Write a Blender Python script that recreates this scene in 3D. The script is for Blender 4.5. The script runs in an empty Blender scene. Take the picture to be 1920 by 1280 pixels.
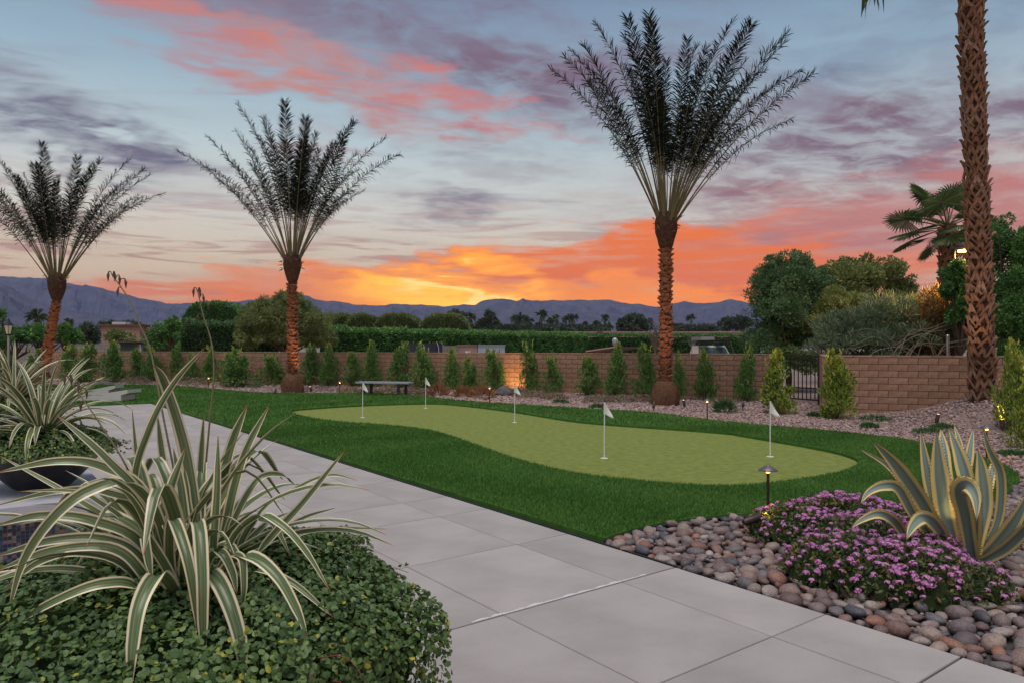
import bpy, bmesh, math, random
import numpy as np
from mathutils import Vector, Matrix
R = math.radians
rng = np.random.default_rng(11); random.seed(11)
SC = bpy.context.scene
COL = SC.collection
H, F, HY = 1.57, 1350.0, 650.0      # eye height, focal length in photo pixels, horizon row

def G(px, py, z=0.0):               # ground point seen at a photo pixel
    D = (H - z) * F / (py - HY)
    return np.array([(px - 960) / F * D, D, z])
def P(px, py, D):
    return np.array([(px - 960) / F * D, D, H + (HY - py) / F * D])

# ------------------------------------------------------------------ camera
cam = bpy.data.objects.new('camera', bpy.data.cameras.new('camera'))
COL.objects.link(cam); SC.camera = cam
cam.location = (0, 0, H); cam.rotation_euler = (R(90), 0, 0)
cam.data.sensor_width = 36; cam.data.lens = F / 1920 * 36
cam.data.shift_y = (HY - 640) / 1920
cam.data.clip_start = 0.05; cam.data.clip_end = 20000

# ------------------------------------------------------------------ sky
W = bpy.data.worlds.new('World'); SC.world = W; W.use_nodes = True
nt = W.node_tree
def _n(t, kind): return t.nodes.new(kind)
class Ex:                            # tiny maths helper for node trees
    def __init__(s, t): s.t = t
    def _in(s, sock, v):
        if hasattr(v, 'links'): s.t.links.new(v, sock)
        else: sock.default_value = v
    def m(s, op, a, b=0.0, c=None, clamp=False):
        n = _n(s.t, 'ShaderNodeMath'); n.operation = op; n.use_clamp = clamp
        s._in(n.inputs[0], a); s._in(n.inputs[1], b)
        if c is not None: s._in(n.inputs[2], c)
        return n.outputs[0]
    def add(s, a, b): return s.m('ADD', a, b)
    def sub(s, a, b): return s.m('SUBTRACT', a, b)
    def mul(s, a, b): return s.m('MULTIPLY', a, b)
    def ramp(s, v, lo, hi, a=0.0, b=1.0):
        n = _n(s.t, 'ShaderNodeMapRange'); n.interpolation_type = 'SMOOTHSTEP'
        s._in(n.inputs[0], v); n.inputs[1].default_value = lo; n.inputs[2].default_value = hi
        n.inputs[3].default_value = a; n.inputs[4].default_value = b
        return n.outputs[0]
    def mix(s, f, a, b):
        n = _n(s.t, 'ShaderNodeMix'); n.data_type = 'RGBA'
        s._in(n.inputs[0], f)
        for i, v in ((6, a), (7, b)):
            if hasattr(v, 'links'): s.t.links.new(v, n.inputs[i])
            else: n.inputs[i].default_value = tuple(v) + (1,) * (4 - len(v))
        return n.outputs[2]
    def noise(s, vec, scale, detail=4, rough=.5, dist=0.0):
        n = _n(s.t, 'ShaderNodeTexNoise')
        if vec is not None: s.t.links.new(vec, n.inputs['Vector'])
        n.inputs['Scale'].default_value = scale; n.inputs['Detail'].default_value = detail
        n.inputs['Roughness'].default_value = rough; n.inputs['Distortion'].default_value = dist
        return n.outputs[0]
    def xyz(s, x, y, z):
        n = _n(s.t, 'ShaderNodeCombineXYZ')
        for i, v in enumerate((x, y, z)): s._in(n.inputs[i], v)
        return n.outputs[0]
    def cramp(s, v, stops):
        n = _n(s.t, 'ShaderNodeValToRGB'); s.t.links.new(v, n.inputs[0])
        el = n.color_ramp.elements
        while len(el) < len(stops): el.new(.5)
        for e, (p, c) in zip(el, stops): e.position = p; e.color = tuple(c) + (1,)
        return n.outputs[0]
def S(r, g, b):                      # picture colour -> linear
    f = lambda c: (c / 255 / 12.92) if c < 10.3 else ((c / 255 + .055) / 1.055) ** 2.4
    return (f(r), f(g), f(b))

def build_sky():
    for n in list(nt.nodes): nt.nodes.remove(n)
    e = Ex(nt)
    out = _n(nt, 'ShaderNodeOutputWorld'); bg = _n(nt, 'ShaderNodeBackground')
    nt.links.new(bg.outputs[0], out.inputs[0])
    tc = _n(nt, 'ShaderNodeTexCoord'); sp = _n(nt, 'ShaderNodeSeparateXYZ')
    nt.links.new(tc.outputs['Generated'], sp.inputs[0])
    x, y, z = sp.outputs
    zc = e.m('MAXIMUM', z, 0.0)
    k = e.m('DIVIDE', 1.0, e.add(zc, .10))
    cx, cy = e.mul(x, k), e.mul(y, k)                 # cloud-layer plane
    az = e.m('ARCTAN2', x, y); el = e.m('ARCSINE', z)
    # streaky noises on the cloud layer
    sx = e.add(e.mul(cx, .85), e.mul(cy, .35)); sy = e.sub(e.mul(cy, .9), e.mul(cx, .35))
    nA = e.noise(e.xyz(sx, e.mul(sy, 1.5), 3.1), .9, 7, .58, .7)
    nB = e.noise(e.xyz(e.mul(sx, .8), e.mul(sy, 1.9), 8.7), 2.3, 6, .62, .9)
    nW = e.noise(e.xyz(e.mul(az, 2.2), e.mul(el, 7.0), 1.7), 2.2, 3, .6, .4)
    nV = e.noise(e.xyz(e.mul(az, 2.2), e.mul(el, 9.0), 5.2), 3.1, 3, .62, .3)
    nS = e.noise(e.xyz(e.mul(az, 2.0), e.mul(el, 26.0), 2.2), 2.6, 5, .6, .8)   # thin level streaks
    nC = e.noise(e.xyz(e.mul(sx, 1.1), e.mul(sy, 1.3), 4.4), 6.0, 4, .65, .5)
    azw = e.add(az, e.mul(e.sub(nW, .5), .34)); elw = e.add(el, e.mul(e.sub(nV, .5), .16))
    def mask(px, py, rx, ry, rot=0.0, lo=1.0, hi=.15):
        a0 = math.atan((px - 960) / F); e0 = math.atan((HY - py) / F * math.cos(a0))
        u, v = e.sub(azw, a0), e.sub(elw, e0)
        c, s_ = math.cos(rot), math.sin(rot)
        p = e.mul(e.add(e.mul(u, c), e.mul(v, s_)), F / rx)
        q = e.mul(e.sub(e.mul(v, c), e.mul(u, s_)), F / ry)
        d = e.m('SQRT', e.add(e.mul(p, p), e.mul(q, q)))
        return e.ramp(d, lo, hi)
    t = e.m('DIVIDE', el, 1.2, clamp=True)
    col = e.cramp(t, [(0.0, S(226, 140, 84)), (.035, S(226, 168, 116)), (.085, S(222, 198, 164)), (.15, S(214, 212, 202)),
                      (.22, S(188, 204, 208)), (.29, S(152, 178, 194)), (.4, S(112, 136, 166)), (.7, S(98, 120, 154)), (1.0, S(92, 112, 148))])
    wisps = e.ramp(nB, .42, .68)
    elfade = e.ramp(el, .03, .22)
    # general high cloud: mauve-grey, all over the sky
    gen = e.mul(e.ramp(nA, .46, .62), e.add(.25, e.mul(wisps, .75)))
    ccol = e.mix(elfade, S(206, 150, 120), S(128, 114, 132))
    col = e.mix(e.mul(gen, e.ramp(el, .1, .4, .35, .75)), col, ccol)
    tex = e.add(.38, e.mul(e.mul(e.ramp(nA, .36, .6), e.ramp(nB, .3, .6, .5, 1.0)), .62))
    tex = e.mul(tex, e.ramp(nC, .34, .62, .5, 1.12))
    def layer(col, rows, tx):
        for (px, py, rx, ry, rot, c, amt, hi) in rows:
            col = e.mix(e.mul(e.mul(mask(px, py, rx, ry, rot, 1.0, hi), tx), amt), col, S(*c))
        return col
    col = layer(col, (
            (780, 95, 580, 160, -.24, (124, 104, 122), 1.0, .35),
            (420, 40, 420, 90, -.2, (150, 120, 136), .8, .2),
            (1640, 285, 600, 150, .1, (128, 106, 120), 1.0, .35),
            (1720, 60, 300, 90, .1, (104, 106, 132), .8, .3),
            (1370, 355, 200, 44, .0, (150, 104, 108), .9, .3),
            (130, 245, 260, 50, -.22, (112, 110, 128), 1.0, .3),
            (1640, 410, 560, 100, .1, (190, 122, 112), .95, .4),
            (840, 370, 130, 46, -.1, (138, 130, 140), .8, .3),
            (950, 300, 200, 40, -.15, (146, 134, 142), .6, .3)), tex)
    texp = e.mul(e.add(.2, e.mul(e.ramp(nB, .34, .6), .8)), e.ramp(nC, .3, .6, .6, 1.1))
    col = layer(col, (
            (550, 115, 430, 56, -.29, (216, 128, 100), .75, .2),
            (330, 50, 220, 60, -.3, (196, 126, 122), .65, .2),
            (860, 195, 300, 44, -.2, (208, 120, 112), .85, .3),
            (600, 285, 170, 34, -.2, (186, 138, 138), .5, .2)), texp)
    # low streaks
    low = e.mul(e.ramp(el, .26, .06), e.ramp(el, -.01, .03))
    st = e.mul(e.ramp(nS, .5, .62), low)
    col = e.mix(e.mul(st, .8), col, S(172, 118, 104))
    # burning band over the ridge
    texo = e.add(.62, e.mul(e.ramp(nS, .34, .58), .38))
    col = layer(col, (
            (1640, 450, 460, 100, .08, (196, 122, 110), .8, .35),
            (1150, 508, 480, 92, .05, (246, 120, 16), 1.0, .5),
            (1480, 535, 340, 72, .04, (244, 120, 26), .9, .4),
            (640, 545, 330, 66, .08, (252, 130, 14), 1.0, .5),
            (330, 572, 340, 46, .0, (238, 126, 58), .9, .35)), texo)
    texy = e.add(.7, e.mul(e.ramp(nS, .4, .6), .3))
    col = layer(col, (
            (1080, 558, 600, 50, .0, (276, 154, 0), 1.0, .4),
            (820, 545, 270, 58, .04, (290, 182, 0), 1.0, .4),
            (840, 558, 210, 42, .0, (310, 226, 40), 1.0, .3),
            (880, 545, 110, 18, -.15, (310, 250, 140), .9, .3)), texy)
    nt.links.new(col, bg.inputs[0]); bg.inputs[1].default_value = .69
build_sky()

# ------------------------------------------------------------------ soft fill lamp added overhead, behind the camera (sunset is past the ridge)
sun = bpy.data.objects.new('sun', bpy.data.lights.new('sun', 'SUN')); COL.objects.link(sun)
sun.data.energy = 1.5; sun.data.angle = R(42); sun.data.color = (1.0, .91, .82)
sun.rotation_euler = (R(17), 0, R(-15))
SC.view_settings.view_transform = 'Standard'; SC.view_settings.look = 'None'
SC.view_settings.gamma = 1.0; SC.view_settings.use_curve_mapping = False
SC.view_settings.exposure = 0.62
SC.render.engine = 'CYCLES'
SC.cycles.use_denoising = True
SC.cycles.max_bounces = 6; SC.cycles.transparent_max_bounces = 8; SC.cycles.volume_bounces = 0
SC.cycles.diffuse_bounces = 3; SC.cycles.glossy_bounces = 2

# ------------------------------------------------------------------ materials
MATS = {}
def newmat(name):
    m = bpy.data.materials.new(name); m.use_nodes = True
    t = m.node_tree; b = t.nodes['Principled BSDF']; MATS[name] = m
    return m, t, b, Ex(t)
def tone_of(e):                      # 0..1 per piece: object random + colour attribute
    oi = _n(e.t, 'ShaderNodeObjectInfo'); at = _n(e.t, 'ShaderNodeAttribute'); at.attribute_name = 'col'
    sp = _n(e.t, 'ShaderNodeSeparateXYZ'); e.t.links.new(at.outputs['Vector'], sp.inputs[0])
    return e.m('FRACT', e.add(oi.outputs['Random'], sp.outputs[0])), sp.outputs[1], sp.outputs[2], sp.outputs[0]
def objco(e):
    tc = _n(e.t, 'ShaderNodeTexCoord'); return tc.outputs['Object']
def bump(e, b, h, strength=.3, dist=.02):
    n = _n(e.t, 'ShaderNodeBump'); n.inputs['Strength'].default_value = strength; n.inputs['Distance'].default_value = dist
    e.t.links.new(h, n.inputs['Height']); e.t.links.new(n.outputs[0], b.inputs['Normal'])
def surf(name, c1, c2, scale=8, rough=.7, bmp=.2, bscale=None, bdist=.01, metal=0.0, detail=6, spec=.4):
    m, t, b, e = newmat(name)
    co = objco(e)
    n = e.noise(co, scale, detail, .6)
    t.links.new(e.mix(e.ramp(n, .3, .7), c1, c2), b.inputs['Base Color'])
    b.inputs['Roughness'].default_value = rough; b.inputs['Metallic'].default_value = metal
    b.inputs['Specular IOR Level'].default_value = spec
    if bmp: bump(e, b, e.noise(co, bscale or scale * 4, 5, .65), bmp, bdist)
    return m
def toned(name, stops, rough=.75, nscale=25, namt=.25, bmp=.3, bdist=.01, spec=.35):
    m, t, b, e = newmat(name)
    tone = tone_of(e)[0]; co = objco(e)
    c = e.cramp(tone, stops)
    n = e.noise(co, nscale, 6, .65)
    hsv = _n(t, 'ShaderNodeHueSaturation'); t.links.new(c, hsv.inputs['Color'])
    t.links.new(e.ramp(n, .25, .75, 1 - namt, 1 + namt), hsv.inputs['Value'])
    t.links.new(hsv.outputs[0], b.inputs['Base Color'])
    b.inputs['Roughness'].default_value = rough; b.inputs['Specular IOR Level'].default_value = spec
    if bmp: bump(e, b, n, bmp, bdist)
    return m
def leafmat(name, stops, rough=.5, trans=.25, spec=.35):
    m, t, b, e = newmat(name)
    tone = tone_of(e)[3]
    c = e.cramp(tone, stops)
    t.links.new(c, b.inputs['Base Color']); b.inputs['Roughness'].default_value = rough
    b.inputs['Specular IOR Level'].default_value = spec
    if trans:
        tr = _n(t, 'ShaderNodeBsdfTranslucent'); t.links.new(c, tr.inputs[0])
        mx = _n(t, 'ShaderNodeMixShader'); mx.inputs[0].default_value = trans
        t.links.new(b.outputs[0], mx.inputs[1]); t.links.new(tr.outputs[0], mx.inputs[2])
        t.links.new(mx.outputs[0], t.nodes['Material Output'].inputs[0])
    return m
def glow(name, c, s):
    m, t, b, e = newmat(name)
    b.inputs['Base Color'].default_value = tuple(c) + (1,)
    b.inputs['Emission Color'].default_value = tuple(c) + (1,); b.inputs['Emission Strength'].default_value = s
    return m

surf('earth', (.19, .15, .12), (.26, .21, .17), .6, .95, .3, 6, .05)
surf('hazed_rock', (.065, .07, .1), (.115, .11, .135), .02, 1, 0, spec=0)  # blue of the distant air is mixed into the rock colour
surf('turf', (.045, .12, .02), (.07, .165, .03), 5, .9, .5, 160, .02, spec=.15)
surf('green', (.17, .21, .045), (.25, .29, .075), 9, .9, .6, 260, .01, spec=.15)
surf('gravel_soil', (.2, .14, .125), (.32, .24, .215), 30, .95, .6, 70, .02)
surf('pebble_soil', (.06, .05, .05), (.11, .09, .085), 14, .95, .4, 50, .02)
surf('edging', (.012, .014, .012), (.025, .026, .024), 20, .6, .2)
leafmat('blade', [(0, (.03, .095, .012)), (.5, (.075, .185, .026)), (1, (.15, .28, .06))], .55, .2, .25)
def concrete(name, c1, c2):
    m, t, b, e = newmat(name); co = objco(e)
    tone = tone_of(e)[0]
    n = e.noise(co, 1.3, 8, .6); f = e.noise(co, 140, 4, .7); sp = e.noise(co, 55, 3, .5)
    c = e.mix(e.ramp(n, .3, .7), c1, c2)
    c = e.mix(e.mul(e.ramp(e.noise(co, .55, 5, .7, 1.2), .52, .72), .4), c, tuple(v * .72 for v in c1))
    c = e.mix(e.mul(e.ramp(f, .5, .72), .3), c, tuple(v * .62 for v in c1))
    c = e.mix(e.mul(e.ramp(sp, .71, .76), .55), c, tuple(v * .4 for v in c1))
    hsv = _n(t, 'ShaderNodeHueSaturation'); t.links.new(c, hsv.inputs['Color'])
    t.links.new(e.add(.93, e.mul(tone, .13)), hsv.inputs['Value'])
    t.links.new(hsv.outputs[0], b.inputs['Base Color']); b.inputs['Roughness'].default_value = .72
    bump(e, b, f, .35, .003)
concrete('slab', (.35, .315, .29), (.44, .4, .37))
concrete('cast_concrete', (.5, .47, .46), (.6, .57, .56))
surf('lime', (.62, .6, .6), (.75, .73, .73), 60, .9, .1)
toned('block', [(0, (.33, .19, .125)), (.35, (.4, .235, .155)), (.7, (.36, .215, .145)), (1, (.43, .26, .175))], .85, 9, .26, .4, .008)
surf('mortar', (.12, .07, .055), (.16, .1, .08), 30, .95, .3)
toned('grey_block', [(0, (.3, .27, .255)), (1, (.38, .34, .32))], .85, 20, .12, .3)
PEB = [(0, (.13, .085, .08)), (.12, (.26, .17, .145)), (.24, (.1, .1, .11)), (.36, (.32, .235, .19)), (.48, (.16, .145, .15)), (.58, (.3, .14, .09)),
       (.68, (.075, .08, .095)), (.78, (.22, .15, .145)), (.9, (.36, .3, .26)), (1, (.15, .1, .1))]
toned('pebble', PEB, .5, 5, .38, .3, .02, .45)
toned('gravel', [(0, (.2, .13, .12)), (.3, (.4, .27, .235)), (.6, (.3, .21, .205)), (.8, (.5, .38, .34)), (1, (.24, .16, .15))], .8, 30, .2, 0)
toned('palm_boot', [(0, (.2, .085, .045)), (.4, (.3, .13, .07)), (.75, (.24, .11, .065)), (1, (.36, .18, .11))], .85, 22, .35, .6, .02)
surf('palm_fibre', (.05, .025, .016), (.13, .065, .038), 14, .95, .9, 45, .05)
surf('root_mass', (.14, .065, .035), (.27, .135, .075), 22, .95, 1.0, 60, .06)
toned('fan_boot', [(0, (.2, .1, .06)), (.4, (.33, .18, .115)), (.7, (.26, .15, .1)), (1, (.42, .27, .19))], .8, 25, .35, .5, .02)
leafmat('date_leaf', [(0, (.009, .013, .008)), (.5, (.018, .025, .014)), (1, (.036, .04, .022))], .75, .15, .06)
surf('rachis', (.17, .15, .075), (.24, .2, .11), 6, .6, .2)
leafmat('fan_leaf', [(0, (.05, .1, .03)), (.6, (.1, .17, .055)), (1, (.2, .23, .09))], .5, .2)
LG = {
 'shrub_leaf': [(0, (0.0663, 0.155, 0.0398)), (.55, (0.144, 0.287, 0.0663)), (.8, (0.287, 0.442, 0.0884)), (1, (0.6, 0.6, 0.111))],
 'gold_leaf': [(0, (0.068, 0.136, 0.0272)), (.4, (0.187, 0.289, 0.051)), (.8, (0.51, 0.527, 0.0765)), (1, (0.62, 0.62, 0.136))],
 'hedge_leaf': [(0, (0.0508, 0.14, 0.0407)), (.6, (0.114, 0.266, 0.0712)), (1, (0.279, 0.483, 0.114))],
 'dark_leaf': [(0, (0.0575, 0.129, 0.0575)), (.6, (0.115, 0.216, 0.0862)), (1, (0.23, 0.345, 0.129))],
 'olive_leaf': [(0, (0.128, 0.166, 0.0559)), (.6, (0.229, 0.279, 0.089)), (1, (0.407, 0.444, 0.153))],
 'grey_leaf': [(0, (0.0994, 0.166, 0.0994)), (.6, (0.189, 0.265, 0.155)), (1, (0.376, 0.42, 0.221))],
 'rust_leaf': [(0, (0.17, 0.119, 0.051)), (.6, (0.289, 0.204, 0.0765)), (1, (0.51, 0.289, 0.102))],
 'mound_leaf': [(0, (.05, .095, .03)), (.5, (.1, .175, .055)), (.86, (.2, .29, .09)), (.93, (.42, .42, .06)), (1, (.52, .44, .07))],
 'mound_leaf_b': [(0, (0.0306, 0.0935, 0.034)), (.6, (0.0765, 0.196, 0.0595)), (.86, (0.145, 0.289, 0.085)), (.93, (0.408, 0.442, 0.051)), (1, (0.561, 0.476, 0.051))],
 'lantana_leaf': [(0, (0.051, 0.085, 0.034)), (.6, (0.102, 0.145, 0.051)), (.85, (0.204, 0.187, 0.0595)), (1, (0.34, 0.17, 0.085))],
 'tuft_leaf': [(0, (0.034, 0.102, 0.034)), (1, (0.102, 0.238, 0.068))],
 'far_leaf': [(0, (0.0425, 0.068, 0.0425)), (1, (0.0935, 0.128, 0.068))],
 'red_grass': [(0, (0.17, 0.153, 0.051)), (.6, (0.34, 0.187, 0.085)), (1, (0.62, 0.17, 0.068))],
}
for k_, v_ in LG.items(): leafmat(k_, v_, .45 if k_ in ('hedge_leaf', 'mound_leaf', 'shrub_leaf') else .55, .2)
leafmat('pink_flower', [(0, (.5, .15, .42)), (.5, (.68, .27, .6)), (1, (.8, .42, .64))], .6, .3)
leafmat('dusty_flower', [(0, (.32, .16, .2)), (1, (.52, .3, .34))], .6, .3)
surf('bark', (.09, .065, .045), (.16, .12, .085), 12, .9, .6, 40, .02)
surf('pale_branch', (.26, .2, .15), (.36, .29, .22), 10, .85, .3)
surf('twig', (.16, .045, .035), (.24, .08, .06), 30, .7, .1)
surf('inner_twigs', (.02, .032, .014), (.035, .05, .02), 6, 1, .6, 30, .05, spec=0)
def stripe(name, stops, tip, rough, across_noise=.0, spec=.45, trans=.12):
    m, t, b, e = newmat(name)
    at = _n(t, 'ShaderNodeAttribute'); at.attribute_name = 'col'
    sp = _n(t, 'ShaderNodeSeparateXYZ'); t.links.new(at.outputs['Vector'], sp.inputs[0])
    tone, ac, al = sp.outputs
    n = e.noise(e.xyz(e.mul(ac, 9.0), e.mul(al, 1.2), e.mul(tone, 40)), 1.6, 4, .6)
    acn = e.m('ADD', ac, e.mul(e.sub(n, .5), across_noise), clamp=True)
    c = e.cramp(acn, stops)
    c = e.mix(e.ramp(al, .93, 1.0), c, tip)
    hsv = _n(t, 'ShaderNodeHueSaturation'); t.links.new(c, hsv.inputs['Color'])
    t.links.new(e.add(.72, e.mul(tone, .55)), hsv.inputs['Value'])
    t.links.new(hsv.outputs[0], b.inputs['Base Color']); b.inputs['Roughness'].default_value = rough
    b.inputs['Specular IOR Level'].default_value = spec
    tr = _n(t, 'ShaderNodeBsdfTranslucent'); t.links.new(hsv.outputs[0], tr.inputs[0])
    mx = _n(t, 'ShaderNodeMixShader'); mx.inputs[0].default_value = trans
    t.links.new(b.outputs[0], mx.inputs[1]); t.links.new(tr.outputs[0], mx.inputs[2])
    t.links.new(mx.outputs[0], t.nodes['Material Output'].inputs[0])
cr, gr, dg = (.8, .72, .5), (.16, .2, .07), (.07, .125, .06)
stripe('flax', [(0, (.52, .36, .2)), (.045, cr), (.14, cr), (.18, gr), (.3, dg), (.34, (.2, .25, .11)), (.38, dg), (.6, gr), (.65, (.26, .28, .13)), (.69, dg), (.82, gr), (.86, cr), (.955, cr), (1, (.52, .33, .2))],
       (.34, .1, .03), .3, .1, .6)
stripe('agave', [(0, (.68, .48, .15)), (.14, (.74, .58, .24)), (.22, (.5, .46, .24)), (.27, (.16, .225, .19)), (.5, (.22, .28, .245)), (.73, (.16, .225, .19)), (.78, (.5, .46, .24)), (.86, (.74, .58, .24)), (1, (.68, .48, .15))],
       (.2, .1, .05), .5, .05, .35, .05)
surf('white_paint', (.74, .75, .77), (.8, .8, .81), 20, .45, .05)
surf('white_cloth', (.72, .71, .69), (.8, .79, .77), 40, .8, .15)
surf('black_iron', (.012, .012, .012), (.028, .026, .024), 30, .5, .2)
surf('bronze', (.045, .032, .026), (.085, .06, .048), 30, .45, .15, metal=.5)
surf('bronze_cap', (.12, .11, .115), (.17, .155, .16), 30, .4, .1, metal=.3)
surf('bench_top', (.3, .32, .39), (.37, .39, .46), 12, .5, .05)
surf('bench_leg', (.03, .03, .045), (.05, .05, .07), 12, .5, .05)
surf('bowl', (.02, .02, .024), (.04, .04, .046), 9, .35, .15, 60)
surf('pedestal', (.28, .28, .31), (.36, .36, .39), 4, .8, .3, 40)
surf('coping', (.4, .4, .43), (.5, .5, .52), 5, .7, .25, 60)
toned('mosaic', [(0, (.01, .014, .03)), (.4, (.014, .02, .05)), (.5, (.02, .09, .2)), (.6, (.05, .25, .3)), (.68, (.012, .016, .03)), (.76, (.22, .13, .07)), (.83, (.07, .07, .2)), (.9, (.25, .1, .08)), (.95, (.3, .28, .24)), (1, (.02, .03, .06))], .2, 30, .2, 0, 0, .6)
surf('stucco_pink', (.36, .2, .17), (.42, .25, .21), 3, .9, .2)
surf('roof_dark', (.1, .065, .05), (.16, .1, .075), 4, .9, .2)
surf('band_wall', (.34, .22, .2), (.4, .27, .24), 2, .9, .1)
surf('grey_wood', (.2, .17, .15), (.28, .24, .21), 9, .9, .3)
surf('container', (.36, .42, .48), (.42, .48, .54), 6, .6, .1)
surf('shed_green', (.05, .07, .05), (.08, .1, .07), 6, .7, .1)
surf('net', (.03, .03, .05), (.05, .05, .075), 30, .9, .3)
surf('steel', (.36, .37, .4), (.46, .47, .5), 20, .35, .05, metal=.6)
surf('car_paint', (.5, .51, .53), (.56, .57, .59), 5, .3, 0)
surf('car_glass', (.06, .1, .1), (.1, .15, .15), 3, .1, 0, spec=.8)
surf('boulder', (.09, .085, .085), (.16, .15, .145), 6, .85, .7, 20, .04)
surf('orange_handle', (.5, .2, .04), (.6, .25, .05), 8, .6, 0)
glow('lamp_glow', (1.0, .62, .22), 9.0)
glow('lens_glow', (1.0, .5, .12), 2.2)
glow('spot_glow', (1.0, .6, .2), 6.0)
glow('unlit_glass_glow', (.6, .52, .36), .08)  # lantern is unlit; faint emission added to lift its pale glass

# ------------------------------------------------------------------ mesh helpers
def norm(v):
    v = np.asarray(v, float); n = np.linalg.norm(v, axis=-1, keepdims=True); return v / np.where(n < 1e-9, 1, n)
class MB:
    def __init__(s): s.v, s.f, s.c, s.n = [], [], [], 0
    def add(s, v, f, col=None):
        v = np.asarray(v, float).reshape(-1, 3); f = np.asarray(f, int)
        if f.shape[1] == 4: f = np.concatenate([f[:, :3], f[:, [0, 2, 3]]])
        if col is None: col = (0.0, .5, .5)
        col = np.broadcast_to(np.asarray(col, float), (len(v), 3))
        s.v.append(v); s.f.append(f + s.n); s.c.append(col); s.n += len(v); return s
    def box(s, c, d, rz=0.0, col=None):
        a = np.array([[i, j, k] for i in (-.5, .5) for j in (-.5, .5) for k in (-.5, .5)]) * np.asarray(d, float)
        cs, sn = math.cos(rz), math.sin(rz)
        a = np.c_[a[:, 0] * cs - a[:, 1] * sn, a[:, 0] * sn + a[:, 1] * cs, a[:, 2]] + np.asarray(c, float)
        return s.add(a, [[0, 1, 3, 2], [4, 6, 7, 5], [0, 4, 5, 1], [2, 3, 7, 6], [0, 2, 6, 4], [1, 5, 7, 3]], col)
    def tube(s, pts, rad, n=8, col=None, caps=True):
        pts = np.asarray(pts, float); k = len(pts); rad = np.broadcast_to(np.asarray(rad, float), (k,))
        T = norm(np.gradient(pts, axis=0)); ref = np.array([0, 0, 1.0]) if abs(T[0, 2]) < .9 else np.array([1.0, 0, 0])
        a = norm(np.cross(T, ref)); b = np.cross(T, a)
        th = np.arange(n) / n * 2 * math.pi
        v = pts[:, None] + rad[:, None, None] * (np.cos(th)[None, :, None] * a[:, None] + np.sin(th)[None, :, None] * b[:, None])
        i = np.arange(k - 1)[:, None] * n; j = np.arange(n)[None]; j2 = (j + 1) % n
        f = np.stack([i + j, i + n + j, i + n + j2, i + j2], -1).reshape(-1, 4)
        v = v.reshape(-1, 3); s.add(v, f, col)
        if caps:
            for o, rev in ((0, False), ((k - 1) * n, True)):
                vv = np.vstack([v[o:o + n], pts[0 if o == 0 else -1]])
                ff = [[q, (q + 1) % n, n] for q in range(n)]
                s.add(vv, [q[::-1] if rev else q for q in ff], col)
        return s
    def lathe(s, prof, c=(0, 0, 0), n=20, col=None, jit=0.0, sq=None):
        prof = np.asarray(prof, float); th = np.arange(n) / n * 2 * math.pi
        k = len(prof); rr = prof[:, 0][:, None] * np.ones(n)
        if sq: rr = rr / (np.abs(np.cos(th)) ** sq + np.abs(np.sin(th)) ** sq) ** (1 / sq)
        if jit: rr = rr * (1 + rng.normal(0, jit, rr.shape))
        v = np.stack([rr * np.cos(th), rr * np.sin(th), np.repeat(prof[:, 1][:, None], n, 1)], -1).reshape(-1, 3) + np.asarray(c, float)
        i = np.arange(k - 1)[:, None] * n; j = np.arange(n)[None]; j2 = (j + 1) % n
        return s.add(v, np.stack([i + j, i + j2, i + n + j2, i + n + j], -1).reshape(-1, 4), col)
    def arrays(s): return np.concatenate(s.v), np.concatenate(s.f), np.concatenate(s.c)
    def mesh(s, name, mat, origin=(0, 0, 0), smooth=False):
        v, f, c = s.arrays(); v = v - np.asarray(origin, float)
        me = bpy.data.meshes.new(name); me.vertices.add(len(v)); me.vertices.foreach_set('co', v.astype(np.float32).ravel())
        me.loops.add(f.size); me.loops.foreach_set('vertex_index', f.astype(np.int32).ravel())
        me.polygons.add(len(f)); me.polygons.foreach_set('loop_start', (np.arange(len(f)) * 3).astype(np.int32))
        at = me.attributes.new('col', 'FLOAT_VECTOR', 'POINT'); at.data.foreach_set('vector', c.astype(np.float32).ravel())
        me.update(calc_edges=True); me.validate(verbose=False)
        me.materials.append(MATS[mat])
        me.polygons.foreach_set('use_smooth', np.full(len(me.polygons), bool(smooth)))
        return me
ORG = {}
def link(name, data, parent=None):
    o = bpy.data.objects.new(name, data); COL.objects.link(o)
    if parent is not None: o.parent = parent
    return o
def tag(o, label=None, cat=None, group=None, kind=None):
    if label: o['label'] = label
    if cat: o['category'] = cat
    if group: o['group'] = group
    if kind: o['kind'] = kind
    return o
def thing(name, loc, label, cat, group=None):
    o = link(name, None); o.location = tuple(loc); ORG[o] = np.asarray(loc, float); o.empty_display_size = .1
    return tag(o, label, cat, group)
def part(name, mb, mat, parent, smooth=False, kind=None):   # mesh given in world coordinates
    org = ORG.get(parent, np.zeros(3)); o = link(name, mb.mesh(name, mat, org, smooth), parent); ORG[o] = org
    if kind: o['kind'] = kind
    return o
def solo(name, mb, mat, base, label=None, cat=None, group=None, kind=None, smooth=False):
    o = link(name, mb.mesh(name, mat, base, smooth)); o.location = tuple(base); ORG[o] = np.asarray(base, float)
    return tag(o, label, cat, group, kind)
def inst(name, me, parent, M):
    o = link(name, me, parent); o.matrix_basis = M; return o
def inpoly(p, poly):
    x, y = p[:, 0], p[:, 1]; q = np.asarray(poly)[:, :2]; r = np.zeros(len(p), bool); j = len(q) - 1
    for i in range(len(q)):
        a, b = q[i], q[j]
        if a[1] != b[1]: r ^= ((a[1] > y) != (b[1] > y)) & (x < (b[0] - a[0]) * (y - a[1]) / (b[1] - a[1]) + a[0])
        j = i
    return r
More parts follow.
